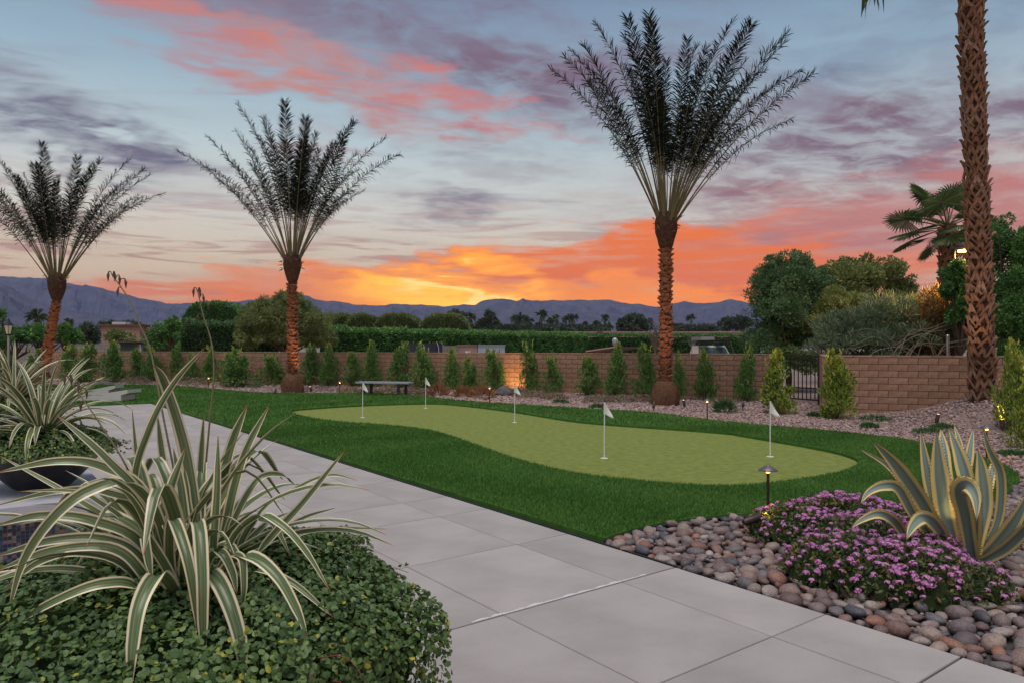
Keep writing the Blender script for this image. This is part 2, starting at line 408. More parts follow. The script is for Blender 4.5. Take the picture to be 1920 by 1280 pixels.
def spline(pts, n, closed=False):
    pts = np.asarray(pts, float); k = len(pts)
    if closed: ext = np.vstack([pts[-1], pts, pts[0], pts[1]]); m = k
    else: ext = np.vstack([2 * pts[0] - pts[1], pts, 2 * pts[-1] - pts[-2]]); m = k - 1
    t = np.linspace(0, m, n, endpoint=not closed); i = np.minimum(t.astype(int), m - 1); u = (t - i)[:, None]
    p0, p1, p2, p3 = ext[i], ext[i + 1], ext[i + 2], ext[i + 3]
    return .5 * (2 * p1 + (p2 - p0) * u + (2 * p0 - 5 * p1 + 4 * p2 - p3) * u ** 2 + (3 * p1 - p0 - 3 * p2 + p3) * u ** 3)
def sheet(outline, z, holes=()):     # filled polygon via bmesh triangle fill
    bm = bmesh.new(); es = []
    for ring in (outline,) + tuple(holes):
        vs = [bm.verts.new((p[0], p[1], z)) for p in ring]
        es += [bm.edges.new((vs[i], vs[(i + 1) % len(vs)])) for i in range(len(vs))]
    bmesh.ops.triangle_fill(bm, edges=es, use_beauty=True, use_dissolve=False, normal=(0, 0, 1))
    bm.verts.index_update(); v = np.array([q.co[:] for q in bm.verts]); f = np.array([[q.index for q in p.verts] for p in bm.faces]); bm.free()
    nz = np.cross(v[f[:, 1]] - v[f[:, 0]], v[f[:, 2]] - v[f[:, 0]])[:, 2]
    f[nz < 0] = f[nz < 0][:, ::-1]
    return v, f
def rvec(n): return norm(rng.normal(size=(n, 3)))
def kites(mb, p, d, L, Wd, fold=.25, tone=None, cup=0.0):
    n = len(p); d = norm(d); s = norm(np.cross(d, rvec(n))); nn = np.cross(s, d)
    L = np.broadcast_to(np.asarray(L, float), (n,))[:, None]; Wd = np.broadcast_to(np.asarray(Wd, float), (n,))[:, None]
    mid = p + d * L * .45 + nn * L * fold * .3
    v = np.stack([p, mid - s * Wd * .5, p + d * L - nn * L * cup, mid + s * Wd * .5], 1).reshape(-1, 3)
    b = np.arange(n)[:, None] * 4
    f = np.concatenate([b + np.array([[0, 1, 2]]), b + np.array([[0, 2, 3]])])
    tone = rng.random(n) if tone is None else tone
    c = np.repeat(np.c_[tone, np.full(n, .5), np.full(n, .5)], 4, 0)
    mb.add(v, f, c)
def clumps(mb, C, Rr, n, L, Wd, out=.8, up=.3, tone=(.0, 1.0), shell=.45):
    C = np.atleast_2d(C); k = len(C); Rr = np.broadcast_to(np.asarray(Rr, float).reshape(-1, 1) if np.ndim(Rr) == 1 and len(np.atleast_1d(Rr)) == k else Rr, (k, 3))
    idx = rng.integers(0, k, n); u = rvec(n); r = shell + (1 - shell) * rng.random(n) ** .6
    p = C[idx] + u * r[:, None] * Rr[idx]
    d = u * out + rvec(n) * .7 + np.array([0, 0, up])
    base = rng.random(k)[idx]
    t = tone[0] + (tone[1] - tone[0]) * np.clip(.35 * base + .65 * rng.random(n), 0, .999)
    kites(mb, p, d, L * rng.uniform(.7, 1.25, n), Wd * rng.uniform(.75, 1.2, n), tone=t)
ico = {}
def icos(sub):
    if sub not in ico:
        bm = bmesh.new(); bmesh.ops.create_icosphere(bm, subdivisions=sub, radius=1); bm.verts.index_update()
        ico[sub] = (np.array([q.co[:] for q in bm.verts]), np.array([[q.index for q in p.verts] for p in bm.faces])); bm.free()
    return ico[sub]
U = np.array([-1017, 1350.0]); U /= np.linalg.norm(U); V = np.array([U[1], -U[0]])      # along / across the walk
def UV(u, v, z=0.0): q = U * u + V * v; return np.array([q[0], q[1], z])
AU, AV = math.atan2(U[1], U[0]), math.atan2(V[1], V[0])

# ------------------------------------------------------------------ large structure
def gz(x, y):                        # planting bed rises under the big fan palm
    d = (7.75 - x) * .3967 + (21.06 - y) * .9180          # distance in front of the long wall
    w = np.clip((5.5 - x) / 6, 0, 1) * np.clip(1.25 - d / 1.5, 0, 1)
    return .6 * np.exp(-((x - 10.4) ** 2 + (y - 15.0) ** 2) / (2 * 1.1 ** 2)) + .13 * w * w * (3 - 2 * np.minimum(w, 1))
GREEN = spline([G(*q)[:2] for q in ((546, 771), (590, 766), (680, 760.5), (800, 757), (860, 760), (960, 772), (1060, 788), (1135, 796), (1340, 811), (1400, 819), (1527, 841),
        (1590, 856), (1609, 870), (1570, 889), (1450, 908), (1356, 914), (1271, 910.5), (1185, 903), (1100, 893), (1050, 884), (1000, 872), (950, 857), (900, 839), (850, 821), (800, 808), (730, 799), (630, 791), (570, 782))], 140, True)
EDGE_UP = [G(*q)[:2] for q in ((1911, 893), (1890, 878), (1866, 869), (1790, 846), (1719, 830), (1623, 817), (1461, 801), (1335, 789), (1260, 779), (1195, 772.5), (1135, 769), (980, 759.5), (860, 751), (800, 744), (740, 740), (680, 738.3), (540, 737.5), (480, 736.3), (400, 729.5), (320, 723.5), (220, 722), (120, 722), (0, 722))]
EDGE_DN = [G(*q)[:2] for q in ((1135, 1015), (1180, 999), (1240, 985), (1330, 973), (1420, 967), (1550, 968), (1674, 970), (1780, 962), (1860, 943), (1895, 922), (1911, 905))]
c0 = UV(22.0, 4.03)[:2]
LAWN = np.vstack([spline(EDGE_DN, 50), spline(EDGE_UP, 90), [[-24.5, 24.0], [-17.5, 16.0]], [UV(22.0, -3)[:2]], [c0]])
PATH_EDGE = 4.02
# ground
mb = MB(); v, f = sheet([(-9000, -60), (9000, -60), (9000, 9000), (-9000, 9000)], -.12); mb.add(v, f)
solo('ground', mb, 'earth', (0, 0, -.12), 'bare tan desert ground under the yards', kind='structure')
# lawn with a hole for the green
mb = MB(); v, f = sheet(LAWN, .03, (GREEN,)); mb.add(v, f)
for ring, s in ((LAWN, 1), (GREEN, -1)):
    n = len(ring); a = np.c_[ring, np.full(n, .03)]; b = np.c_[ring, np.full(n, -.09)]; i = np.arange(n); j = (i + 1) % n
    mb.add(np.vstack([a, b]), np.stack([i, i + n, j + n, j], -1))
lawn = solo('lawn', mb, 'turf', (0, 0, 0), 'deep green turf surrounding the putting green', kind='structure')
mb = MB(); cg = GREEN.mean(0); v, f = sheet(cg + (GREEN - cg) * 1.004, -.012); mb.add(v, f)
solo('putting_green', mb, 'green', (0, 0, 0), 'pale short-pile putting green with curved outline', kind='structure')
# turf blades
def blades(n, dmin, dmax, h, w):
    D = (rng.random(n * 3) * (dmax ** .6 - dmin ** .6) + dmin ** .6) ** (1 / .6)
    X = (rng.random(n * 3) * 1.7 - .95) * D
    p = np.c_[X, D]; p = p[inpoly(p, LAWN) & ~inpoly(p, GREEN)][:n]
    m = len(p); th = rng.random(m) * 2 * math.pi; ln = rng.normal(0, .35, (m, 2)) + np.array([.12, .1])
    hh = h * rng.uniform(.6, 1.15, m); ww = w * rng.uniform(.7, 1.3, m) * np.clip(p[:, 1] / 9, 1, 3)
    s = np.c_[np.cos(th), np.sin(th)] * ww[:, None] / 2
    b = np.c_[p, np.full(m, .026)]
    v = np.stack([b - np.c_[s, np.zeros(m)], b + np.c_[s, np.zeros(m)], b + np.c_[ln * hh[:, None], hh]], 1).reshape(-1, 3)
    t = np.clip(rng.random(m) * .75 + .25 * np.sin(p[:, 0] * 1.3 + np.sin(p[:, 1] * .8) * 2) ** 2, 0, .99)
    mb_ = MB(); mb_.add(v, np.arange(m * 3).reshape(-1, 3), np.repeat(np.c_[t, t, t], 3, 0)); return mb_
part('turf_blades', blades(230000, 5.0, 14, .036, .0085), 'blade', lawn, kind='stuff')
part('turf_blades', blades(110000, 12, 30, .04, .013), 'blade', lawn, kind='stuff')
# walk of cast slabs
path = link('path', None); tag(path, 'pale concrete walk of large scored slabs beside the lawn', kind='structure'); ORG[path] = np.zeros(3)
mb = MB(); mb.box(UV(11.25, 1.0, -.055), (21.5, 6.03, .07), AU); part('joint_bed', mb, 'edging', path)
us = [.55, 1.545, 2.272, 3.402, 4.558, 5.735, 6.464, 7.566, 8.68, 9.80, 10.93, 12.07, 13.2, 14.33, 15.46, 16.6, 17.73, 18.86, 20.0, 21.0, 22.0]
vs = [-2.0, -.45, .54, 1.52, 2.499, 3.478, PATH_EDGE]
def slab_mesh(a, b, g1):
    bm = bmesh.new(); bmesh.ops.create_cube(bm, size=1)
    for q in bm.verts: q.co = Vector((q.co.x * a, q.co.y * b, q.co.z * .06))
    bmesh.ops.bevel(bm, geom=[q for q in bm.edges if q.verts[0].co.z > 0 and q.verts[1].co.z > 0], offset=g1, segments=2, affect='EDGES')
    me = bpy.data.meshes.new('slab'); bm.to_mesh(me); bm.free(); me.materials.append(MATS['slab']); return me
for i in range(len(us) - 1):
    for j in range(len(vs) - 1):
        g = .005 if j % 2 else .005
        gb = .011 if us[i] in (1.545, 3.402, 8.68) else .0045; ge = .011 if us[i + 1] in (1.545, 3.402, 8.68) else .0045
        a = us[i + 1] - us[i] - (gb + ge) / 2; b = vs[j + 1] - vs[j] - .0035
        o = link('slab', slab_mesh(a, b, .0025), path)
        o.location = tuple(UV((us[i] + us[i + 1] + (gb - ge) / 2) / 2, (vs[j] + vs[j + 1]) / 2, -.03 + rng.normal(0, .0006))); o.rotation_euler = (0, 0, AU)
# pale lime bloom beside one joint
mb = MB()
for q in np.linspace(2.3, 3.72, 60):
    w_ = .01 + .022 * abs(math.sin(q * 9.7) * math.sin(q * 23 + 1)) * (1 if q < 3.55 else .4)
    a = UV(3.412, q - .013, .0012); b = UV(3.412 + w_, q - .013, .0012); c = UV(3.412 + w_ * .9, q + .013, .0012); d = UV(3.412, q + .013, .0012)
    mb.add([a, b, c, d], [[0, 1, 2, 3]])
part('lime_bloom', mb, 'lime', path)
mb = MB(); mb.box(UV(12.7, PATH_EDGE + .014, -.03), (18.6, .018, .075), AU)
e_ = np.c_[spline(EDGE_DN, 50), np.full(50, .005)]; mb.tube(e_, .016, 5)
part('edging', mb, 'edging', lawn)
# gravel bed
gx0, gx1, gy0, gy1 = -26.0, 16.0, 5.0, 36.0
WA, WB = np.array([7.75, 21.06]), np.array([-21.5, 33.7]); WD = norm(WB - WA); WN = np.array([-WD[1], WD[0]])
if WN[1] > 0: WN = -WN
mb = MB(); nx, ny = 130, 100
X, Y = np.meshgrid(np.linspace(gx0, gx1, nx), np.linspace(gy0, gy1, ny)); Z = -.028 + gz(X, Y) + .02 * np.sin(X * 1.7 + Y * .6) * np.sin(Y * 1.3)
i = (np.arange(ny - 1)[:, None] * nx + np.arange(nx - 1)[None])[..., None]
f = (i + np.array([0, 1, nx + 1, nx])).reshape(-1, 4)
cen = np.c_[X.ravel(), Y.ravel()][f].mean(1)
onpath = ((cen @ U) < 22.8) & ((cen @ V) < 4.6)
nearb = (cen[:, 1] < 9.2) & (cen[:, 0] < 5.6)
inl = inpoly(cen, cg + (LAWN - cg) * .93)
f = f[~(onpath | inl | nearb)]
mb.add(np.c_[X.ravel(), Y.ravel(), Z.ravel()], f)
gravel_bed = solo('gravel_bed', mb, 'gravel_soil', (0, 0, 0), 'pinkish gravel planting bed along the block walls', kind='structure', smooth=True)
def behind_wall(p): return ((p - WA) @ WN) < 0.0
def scatter(n, xr, yr):
    return np.c_[rng.uniform(*xr, n), rng.uniform(*yr, n)]
def gravel(n, yr, size, sub):
    p = scatter(n * 6, (-24, 15), yr); k = p[:, 0] / p[:, 1]
    ok = (k > -.76) & (k < .76) & ~inpoly(p, LAWN) & ~behind_wall(p) & ~(((p @ U) < 22.2) & ((p @ V) < 4.3)) & ~((p[:, 1] < 9.0) & (p[:, 0] < 5.75))
    rw = (p - np.array([7.44, 17.3])) @ np.array([.375, .927])
    ok &= ~((rw > 0) & (p[:, 0] > 7.5) & (rw > 0.02) & (p[:, 0] > 8.6))
    p = p[ok][:n]; m = len(p); bv, bf = icos(1)
    s = size * rng.uniform(.55, 1.35, (m, 1, 1)) * np.stack([rng.uniform(.8, 1.3, m), rng.uniform(.7, 1.1, m), rng.uniform(.45, .8, m)], -1)[:, None]
    w = bv[None] * (1 + rng.normal(0, .16, (m, len(bv), 1))) * s
    th = rng.random(m) * 6.28; c, s_ = np.cos(th)[:, None], np.sin(th)[:, None]; tl = rng.normal(0, .35, (m, 1))
    x, y, z = w[..., 0] * c - w[..., 1] * s_, w[..., 0] * s_ + w[..., 1] * c, w[..., 2] + w[..., 0] * tl
    z = z + (gz(p[:, 0], p[:, 1]) - .012 + rng.uniform(-.01, .012, m))[:, None]
    v = np.stack([x + p[:, :1], y + p[:, 1:], z], -1).reshape(-1, 3)
    f = (bf[None] + (np.arange(m) * len(bv))[:, None, None]).reshape(-1, 3)
    t = np.repeat(rng.random(m), len(bv)); q = MB(); q.add(v, f, np.c_[t, t, t]); return q
part('gravel', gravel(21000, (8, 18), .026, 1), 'gravel', gravel_bed, kind='stuff')
part('gravel', gravel(15000, (18, 33), .042, 1), 'gravel', gravel_bed, kind='stuff')
# river pebbles
PEBBLE = np.vstack([spline(EDGE_DN, 40), [[6.5, 9.0], [8.2, 8.6], [7.6, 2.0]], [UV(-.5, PATH_EDGE + .02)[:2]], [UV(.0, PATH_EDGE + .02)[:2]]])
mb = MB(); v, f = sheet(PEBBLE, -.045); mb.add(v, f)
pebble_bed = solo('pebble_bed', mb, 'pebble_soil', (0, 0, 0), 'bed of rounded river pebbles between the walk and the turf', kind='structure')
pv = []
for q in range(10):
    bv, bf = icos(2); d = norm(rng.normal(size=(3, 3)))
    w = bv * (1 + .1 * np.sin(bv @ d[0] * 3 + q)[:, None] + .07 * np.sin(bv @ d[1] * 4.3)[:, None]) * np.array([1.0, rng.uniform(.55, .86), rng.uniform(.42, .66)])
    pv.append((w, bf))
PM = []
for w, bf in pv:
    q = MB(); q.add(w, bf, (0, .5, .5)); PM.append(q.mesh('pebble', 'pebble', smooth=True))
cand = scatter(60000, (.2, 8.0), (1.9, 9.2)); cand = cand[inpoly(cand, PEBBLE)]
near = np.exp(-np.maximum(0, cand[:, 1] - 3.2) / 6)
rad = np.clip(rng.lognormal(-3.42, .36, len(cand)), .017, .066)
o_ = np.argsort(-rad * (1 + .25 * rng.random(len(rad)))); cand, rad = cand[o_], rad[o_]
grid, keep = {}, []
for q in range(len(cand)):
    p, r = cand[q], rad[q] * .78; cx, cy = int(p[0] / .14), int(p[1] / .14); ok = True
    for a in (-1, 0, 1):
        for b in (-1, 0, 1):
            for t in grid.get((cx + a, cy + b), ()):
                if (cand[t] - p) @ (cand[t] - p) < (r + rad[t] * .78) ** 2: ok = False; break
            if not ok: break
        if not ok: break
    if ok: grid.setdefault((cx, cy), []).append(q); keep.append(q)
keep = np.array(keep); kx = np.abs(cand[keep][:, 0] / cand[keep][:, 1]) < .72
vis = keep[kx]; vis = vis[np.argsort(-rad[vis] / cand[vis][:, 1])]
def pmat(q):
    s = rad[q]; return Matrix.Translation((*cand[q], -.045 + s * .5 + rng.uniform(0, .018))) @ Matrix.Rotation(rng.random() * 6.28, 4, 'Z') @ Matrix.Rotation(rng.normal(0, .22), 4, 'X') @ Matrix.Rotation(rng.normal(0, .18), 4, 'Y') @ Matrix.Scale(s * 1.12, 4)
for q in vis[:300]: inst('pebble', PM[rng.integers(10)], pebble_bed, pmat(q))
mb = MB()
for q in np.concatenate([vis[300:], keep[~kx][:200]]):
    w, bf = pv[rng.integers(10)]; M = np.array(pmat(q)); t = rng.random()
    mb.add(w @ M[:3, :3].T + M[:3, 3], bf, (t, .5, .5))
fill = scatter(5000, (.2, 7.5), (1.9, 9.2)); fill = fill[inpoly(fill, PEBBLE)]
for p in fill[:2400]:
    bv, bf = icos(1); s = rng.uniform(.012, .026); t = rng.random()
    mb.add(bv * np.array([s, s * .8, s * .6]) + np.array([p[0], p[1], -.03]), bf, (t, .5, .5))
part('pebbles', mb, 'pebble', pebble_bed, True, 'stuff')
print('pebbles', len(keep), len(vis))

# mountains
RX = [-900, -600, -300, -120, 0, 62, 97, 130, 160, 190, 215, 245, 270, 295, 315, 350, 390, 420, 457, 510, 560, 580, 590, 615, 640, 665, 707, 735, 760, 782, 805, 835, 870, 892, 905, 927, 941, 955, 972, 982, 1015, 1042, 1075, 1097, 1135, 1155, 1175, 1210, 1230, 1260, 1285, 1310, 1340, 1369, 1397, 1450, 1520, 1600, 1700, 1850, 2000, 2300, 2800]
RY = [500, 540, 505, 526, 519, 521, 522.5, 532, 535, 541, 547, 554, 561, 566, 569, 569, 568, 566, 565, 558, 554, 556, 561, 564, 567, 571, 573, 571, 571, 570, 573, 575, 571, 571, 564, 562, 559, 561, 565, 562.5, 564.5, 563, 562.5, 564, 561, 565, 569, 572.5, 575, 571, 565, 569, 567.5, 562, 566, 572, 565, 558, 563, 570, 560, 548, 565]
FX = [-900, -500, -200, 0, 25, 50, 75, 92, 120, 155, 175, 195, 250, 330, 420, 600]
FY = [560, 490, 500, 530, 542, 557, 570, 577, 581, 585, 590, 596, 605, 618, 632, 648]
GX = [560, 640, 760, 860, 950, 1040, 1090, 1140, 1200, 1290, 1380, 1450, 1600, 2000, 2800]
GY = [648, 628, 606, 588, 579, 584, 592, 588, 594, 600, 592, 598, 590, 600, 580]
def ridge(name, label, xs, ys, D0, depth, x0, x1, step, rough):
    px = np.arange(x0, x1, step); base = np.interp(px, xs, ys)
    s_ = np.linspace(-1, 1, 27); h0 = (HY - base) / F * D0 + H
    jag = sum(np.sin(px * fr + ph) * am for fr, ph, am in ((.11, 1, .7), (.23, 2, .5), (.41, 4, .35), (.07, .3, .7)))
    h0 = h0 + jag * D0 / F * .8
    prof = np.clip(1 - np.abs(s_) ** 1.25, 0, 1)[:, None]
    D = D0 + s_[:, None] * depth + 0 * px[None]
    nz_ = np.zeros_like(D)
    for o in range(6):
        fr = .0022 * 1.9 ** o; a, b = rng.uniform(0, 6, 2)
        nz_ += (1 - np.abs(np.sin((px[None] * D0 / F) * fr * 3.0 + a + 1.7 * np.sin(D * fr * 1.4 + b)))) * .62 ** o
    nz_ = (nz_ - nz_.mean()) * rough
    hh = h0[None] * prof + nz_ * h0[None] * np.minimum(1, 3.2 * (1 - prof)) * prof - 6 * (1 - prof)
    X = (px[None] - 960) / F * D
    n, m = D.shape; i = (np.arange(n - 1)[:, None] * m + np.arange(m - 1)[None])[..., None]
    q = MB(); q.add(np.stack([X, D, hh], -1).reshape(-1, 3), (i + np.array([0, 1, m + 1, m])).reshape(-1, 4))
    return solo(name, q, 'hazed_rock', (0, 0, 0), label, kind='structure')
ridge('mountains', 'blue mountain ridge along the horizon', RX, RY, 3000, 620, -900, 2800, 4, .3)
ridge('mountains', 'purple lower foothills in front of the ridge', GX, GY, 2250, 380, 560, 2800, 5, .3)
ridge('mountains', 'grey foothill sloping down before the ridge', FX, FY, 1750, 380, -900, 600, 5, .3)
# haze
mb = MB(); mb.box((0, 1750, 174), (9000, 3900, 352))
hz = solo('haze', mb, 'edging', (0, 0, 0), 'thin dusk haze filling the valley air', kind='stuff')
hm = bpy.data.materials.new('haze'); hm.use_nodes = True; t_ = hm.node_tree
for n in list(t_.nodes):
    if n.type != 'OUTPUT_MATERIAL': t_.nodes.remove(n)
pvn = t_.nodes.new('ShaderNodeVolumePrincipled'); pvn.inputs['Color'].default_value = (.42, .54, 1.0, 1); pvn.inputs['Density'].default_value = .0001
pvn.inputs['Anisotropy'].default_value = .0
t_.links.new(pvn.outputs[0], t_.nodes['Material Output'].inputs['Volume'])
hz.data.materials.clear(); hz.data.materials.append(hm)

# ------------------------------------------------------------------ block walls
BL, BH, ZB = .4064, .1524, -.05
_bm = {}
def block_mesh(L, h=BH, t=.152, mat='block'):
    k = (round(L, 3), h, mat)
    if k not in _bm:
        bm = bmesh.new(); bmesh.ops.create_cube(bm, size=1)
        for q in bm.verts: q.co = Vector((q.co.x * (L - .012), q.co.y * t, q.co.z * (h - .012)))
        bmesh.ops.bevel(bm, geom=bm.edges[:], offset=.004, segments=1, affect='EDGES')
        me = bpy.data.meshes.new('block'); bm.to_mesh(me); bm.free(); me.materials.append(MATS[mat])
        me.attributes.new('col', 'FLOAT_VECTOR', 'POINT'); _bm[k] = me
    return _bm[k]
def block_wall(label, a, b, rows, limit, name='block_wall', mat='block', h=BH, L=BL, cap=True, z0=ZB, group=None, both=None):
    a, b = np.asarray(a, float), np.asarray(b, float); d = norm(b - a); ln = np.linalg.norm(b - a); rz = math.atan2(d[1], d[0])
    root = thing(name, (a[0], a[1], z0), label, 'wall', group)
    c = np.r_[(a + b) / 2, z0 + rows * h / 2 - .05]; mb = MB(); mb.box(c, (ln - .01, .136, rows * h + .1), rz); part('mortar', mb, 'mortar', root)
    items = []
    for r in range(rows):
        s = -L / 2 if r % 2 else 0.0
        while s < ln - .02:
            s0, s1 = max(s, 0), min(s + L, ln)
            if s1 - s0 > .06: items.append(((s0 + s1) / 2, z0 + (r + .5) * h, s1 - s0, h))
            s += L
    if cap:
        s = -.13
        while s < ln - .02:
            s0, s1 = max(s, 0), min(s + L, ln); items.append(((s0 + s1) / 2, z0 + rows * h + .028, s1 - s0, .055)); s += L
    P_ = np.array([[*(a + d * q[0]), q[1]] for q in items]); o_ = np.argsort(np.hypot(P_[:, 0], P_[:, 1]))
    mb = MB()
    for n_, q in enumerate(o_):
        s, z, l_, hh = items[q]
        if n_ < limit:
            M = Matrix.Translation(tuple(P_[q] - ORG[root])) @ Matrix.Rotation(rz + rng.normal(0, .002), 4, 'Z')
            inst('block' if hh == h else 'cap_block', block_mesh(l_, hh, .152 if hh == h else .162, mat), root, M)
        else:
            me = block_mesh(l_, hh, .152 if hh == h else .162, mat); me.calc_loop_triangles(); nv = len(me.vertices); vv = np.empty(nv * 3); me.vertices.foreach_get('co', vv); vv = vv.reshape(-1, 3)
            ff = np.empty(len(me.loop_triangles) * 3, np.int32); me.loop_triangles.foreach_get('vertices', ff); cs, sn = math.cos(rz), math.sin(rz)
            mb.add(np.c_[vv[:, 0] * cs - vv[:, 1] * sn, vv[:, 0] * sn + vv[:, 1] * cs, vv[:, 2]] + P_[q], ff.reshape(-1, 3), (rng.random(), .5, .5))
    if mb.n: part('blocks', mb, mat, root, kind='stuff')
    return root
CW = np.array([7.44, 17.3]); DW = np.array([.927, -.375]); NW = np.array([.375, .927])
block_wall('long tan concrete block wall running behind the row of shrubs', WA, WB, 9, 300)
block_wall('short tan block wall between the gate and the big fan palm', CW, CW + DW * 4.4, 9, 120)
block_wall('tan block wall return beside the iron gate', CW + NW * .085 + DW * .08, CW + NW * 2.75 + DW * .08, 9, 60)
block_wall('pale grey block wall of the neighbouring yard', (-31, 38.5), (-21.5, 39.6), 9, 60, mat='grey_block', h=.19, z0=-.05)
# iron gate
g0, g1 = WA + (WA - WB) / np.linalg.norm(WA - WB) * .02, CW + NW * 2.75 + DW * .02
gate = thing('iron_gate', (*g0, -.02), 'dark iron bar gate between the two block walls', 'gate')
gd = g1 - g0; gl = np.linalg.norm(gd); gd /= gl; ga = math.atan2(gd[1], gd[0])
for s, nm in ((.03, 'post'), (gl - .03, 'post')):
    mb = MB(); mb.box((*(g0 + gd * s), .66), (.06, .06, 1.42), ga); part(nm, mb, 'bronze', gate)
for z in (.1, .42, 1.31):
    mb = MB(); mb.box((*(g0 + gd * gl / 2), z), (gl - .08, .03, .04), ga); part('rail', mb, 'bronze', gate)
for s in np.linspace(.16, gl - .16, 9):
    mb = MB(); mb.box((*(g0 + gd * s), .69), (.022, .022, 1.22), ga); part('bar', mb, 'bronze', gate)

# ------------------------------------------------------------------ palms
def boot_mesh():
    t = np.linspace(-1, 1, 5); q = MB()
    o = np.c_[t * .08, .08 * (1 - .7 * t ** 2), .02 * (1 - t ** 2)]; i_ = np.c_[t * .075, np.full(5, -.04), .022 + 0 * t]; b = np.c_[t * .05, -.02 - .02 * t ** 2, np.full(5, -.12)]
    v = np.vstack([i_, o, b]); k = np.arange(4)
    q.add(v, np.vstack([np.c_[k, k + 5, k + 6, k + 1], np.c_[k + 5, k + 10, k + 11, k + 6]])); return q
BOOT = [boot_mesh().mesh('leaf_base', 'palm_boot', smooth=False)]
def frond_mesh(L, arch, npair, leaf, droop, seed):
    """local: grows from the origin along +Z, bending towards +X"""
    r = np.random.default_rng(seed); k = 15; s = np.linspace(0, 1, k)
    ang = arch * s ** 1.8; dz, dx = np.cos(ang), np.sin(ang)
    x = np.concatenate([[0], np.cumsum((dx[1:] + dx[:-1]) / 2)]) * L / (k - 1); z = np.concatenate([[0], np.cumsum((dz[1:] + dz[:-1]) / 2)]) * L / (k - 1)
    pts = np.c_[x, np.zeros(k), z]
    rq = MB(); rq.tube(pts, np.interp(s, [0, .08, .5, 1], [.042, .026, .014, .004]), 5)
    q = MB()
    t = np.concatenate([np.linspace(.36, 1, npair)] * 2) + r.normal(0, .004, npair * 2); t = np.clip(t, .2, .999); sd = np.repeat([-1, 1], npair)
    bp = np.c_[np.interp(t, s, x), np.zeros(len(t)), np.interp(t, s, z)]; a = np.interp(t, s, ang)
    T = np.c_[np.sin(a), np.zeros(len(t)), np.cos(a)]; Nn = np.c_[-np.cos(a), np.zeros(len(t)), np.sin(a)]   # Nn: upper side
    fw = np.interp(t, [.2, .6, 1], [.5, .85, 1.6]) + r.normal(0, .3, len(t)); lift = r.choice([-.15, .35, .8], len(t)) + r.normal(0, .22, len(t))
    d = norm(T * fw[:, None] + np.c_[np.zeros(len(t)), sd, np.zeros(len(t))] + Nn * lift[:, None])
    ll = leaf * np.interp(t, [.34, .46, .75, 1], [.5, 1, .95, .55]) * r.uniform(.8, 1.15, len(t))
    dr = droop * r.uniform(.5, 1.4, len(t)) * np.interp(t, [.2, 1], [1.3, .5])
    wd = .026 * r.uniform(.8, 1.2, len(t)); w = norm(np.cross(d, Nn + .3 * r.normal(size=d.shape))) * wd[:, None] / 2
    m1 = bp + d * ll[:, None] * .55 - np.c_[np.zeros((len(t), 2)), ll * dr * .25]
    m2 = bp + d * ll[:, None] - np.c_[np.zeros((len(t), 2)), ll * dr * .85]
    v = np.stack([bp - w * .6, bp + w * .6, m1 + w, m1 - w, m2], 1).reshape(-1, 3); b = np.arange(len(t))[:, None] * 5
    f = np.concatenate([b + [[0, 1, 2]], b + [[0, 2, 3]], b + [[3, 2, 4]]]); tt = np.repeat(r.random(len(t)), 5)
    q.add(v, f, np.c_[tt, tt, tt])
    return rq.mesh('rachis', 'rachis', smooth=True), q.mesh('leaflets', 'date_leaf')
FR = [frond_mesh(1.0 * 5.7, a, 112, .56, dr + .2, 40 + i) for i, (a, dr) in enumerate(((.22, .15), (.4, .25), (.3, .2), (.55, .5), (.7, .65), (.62, .85), (.48, .3)))]
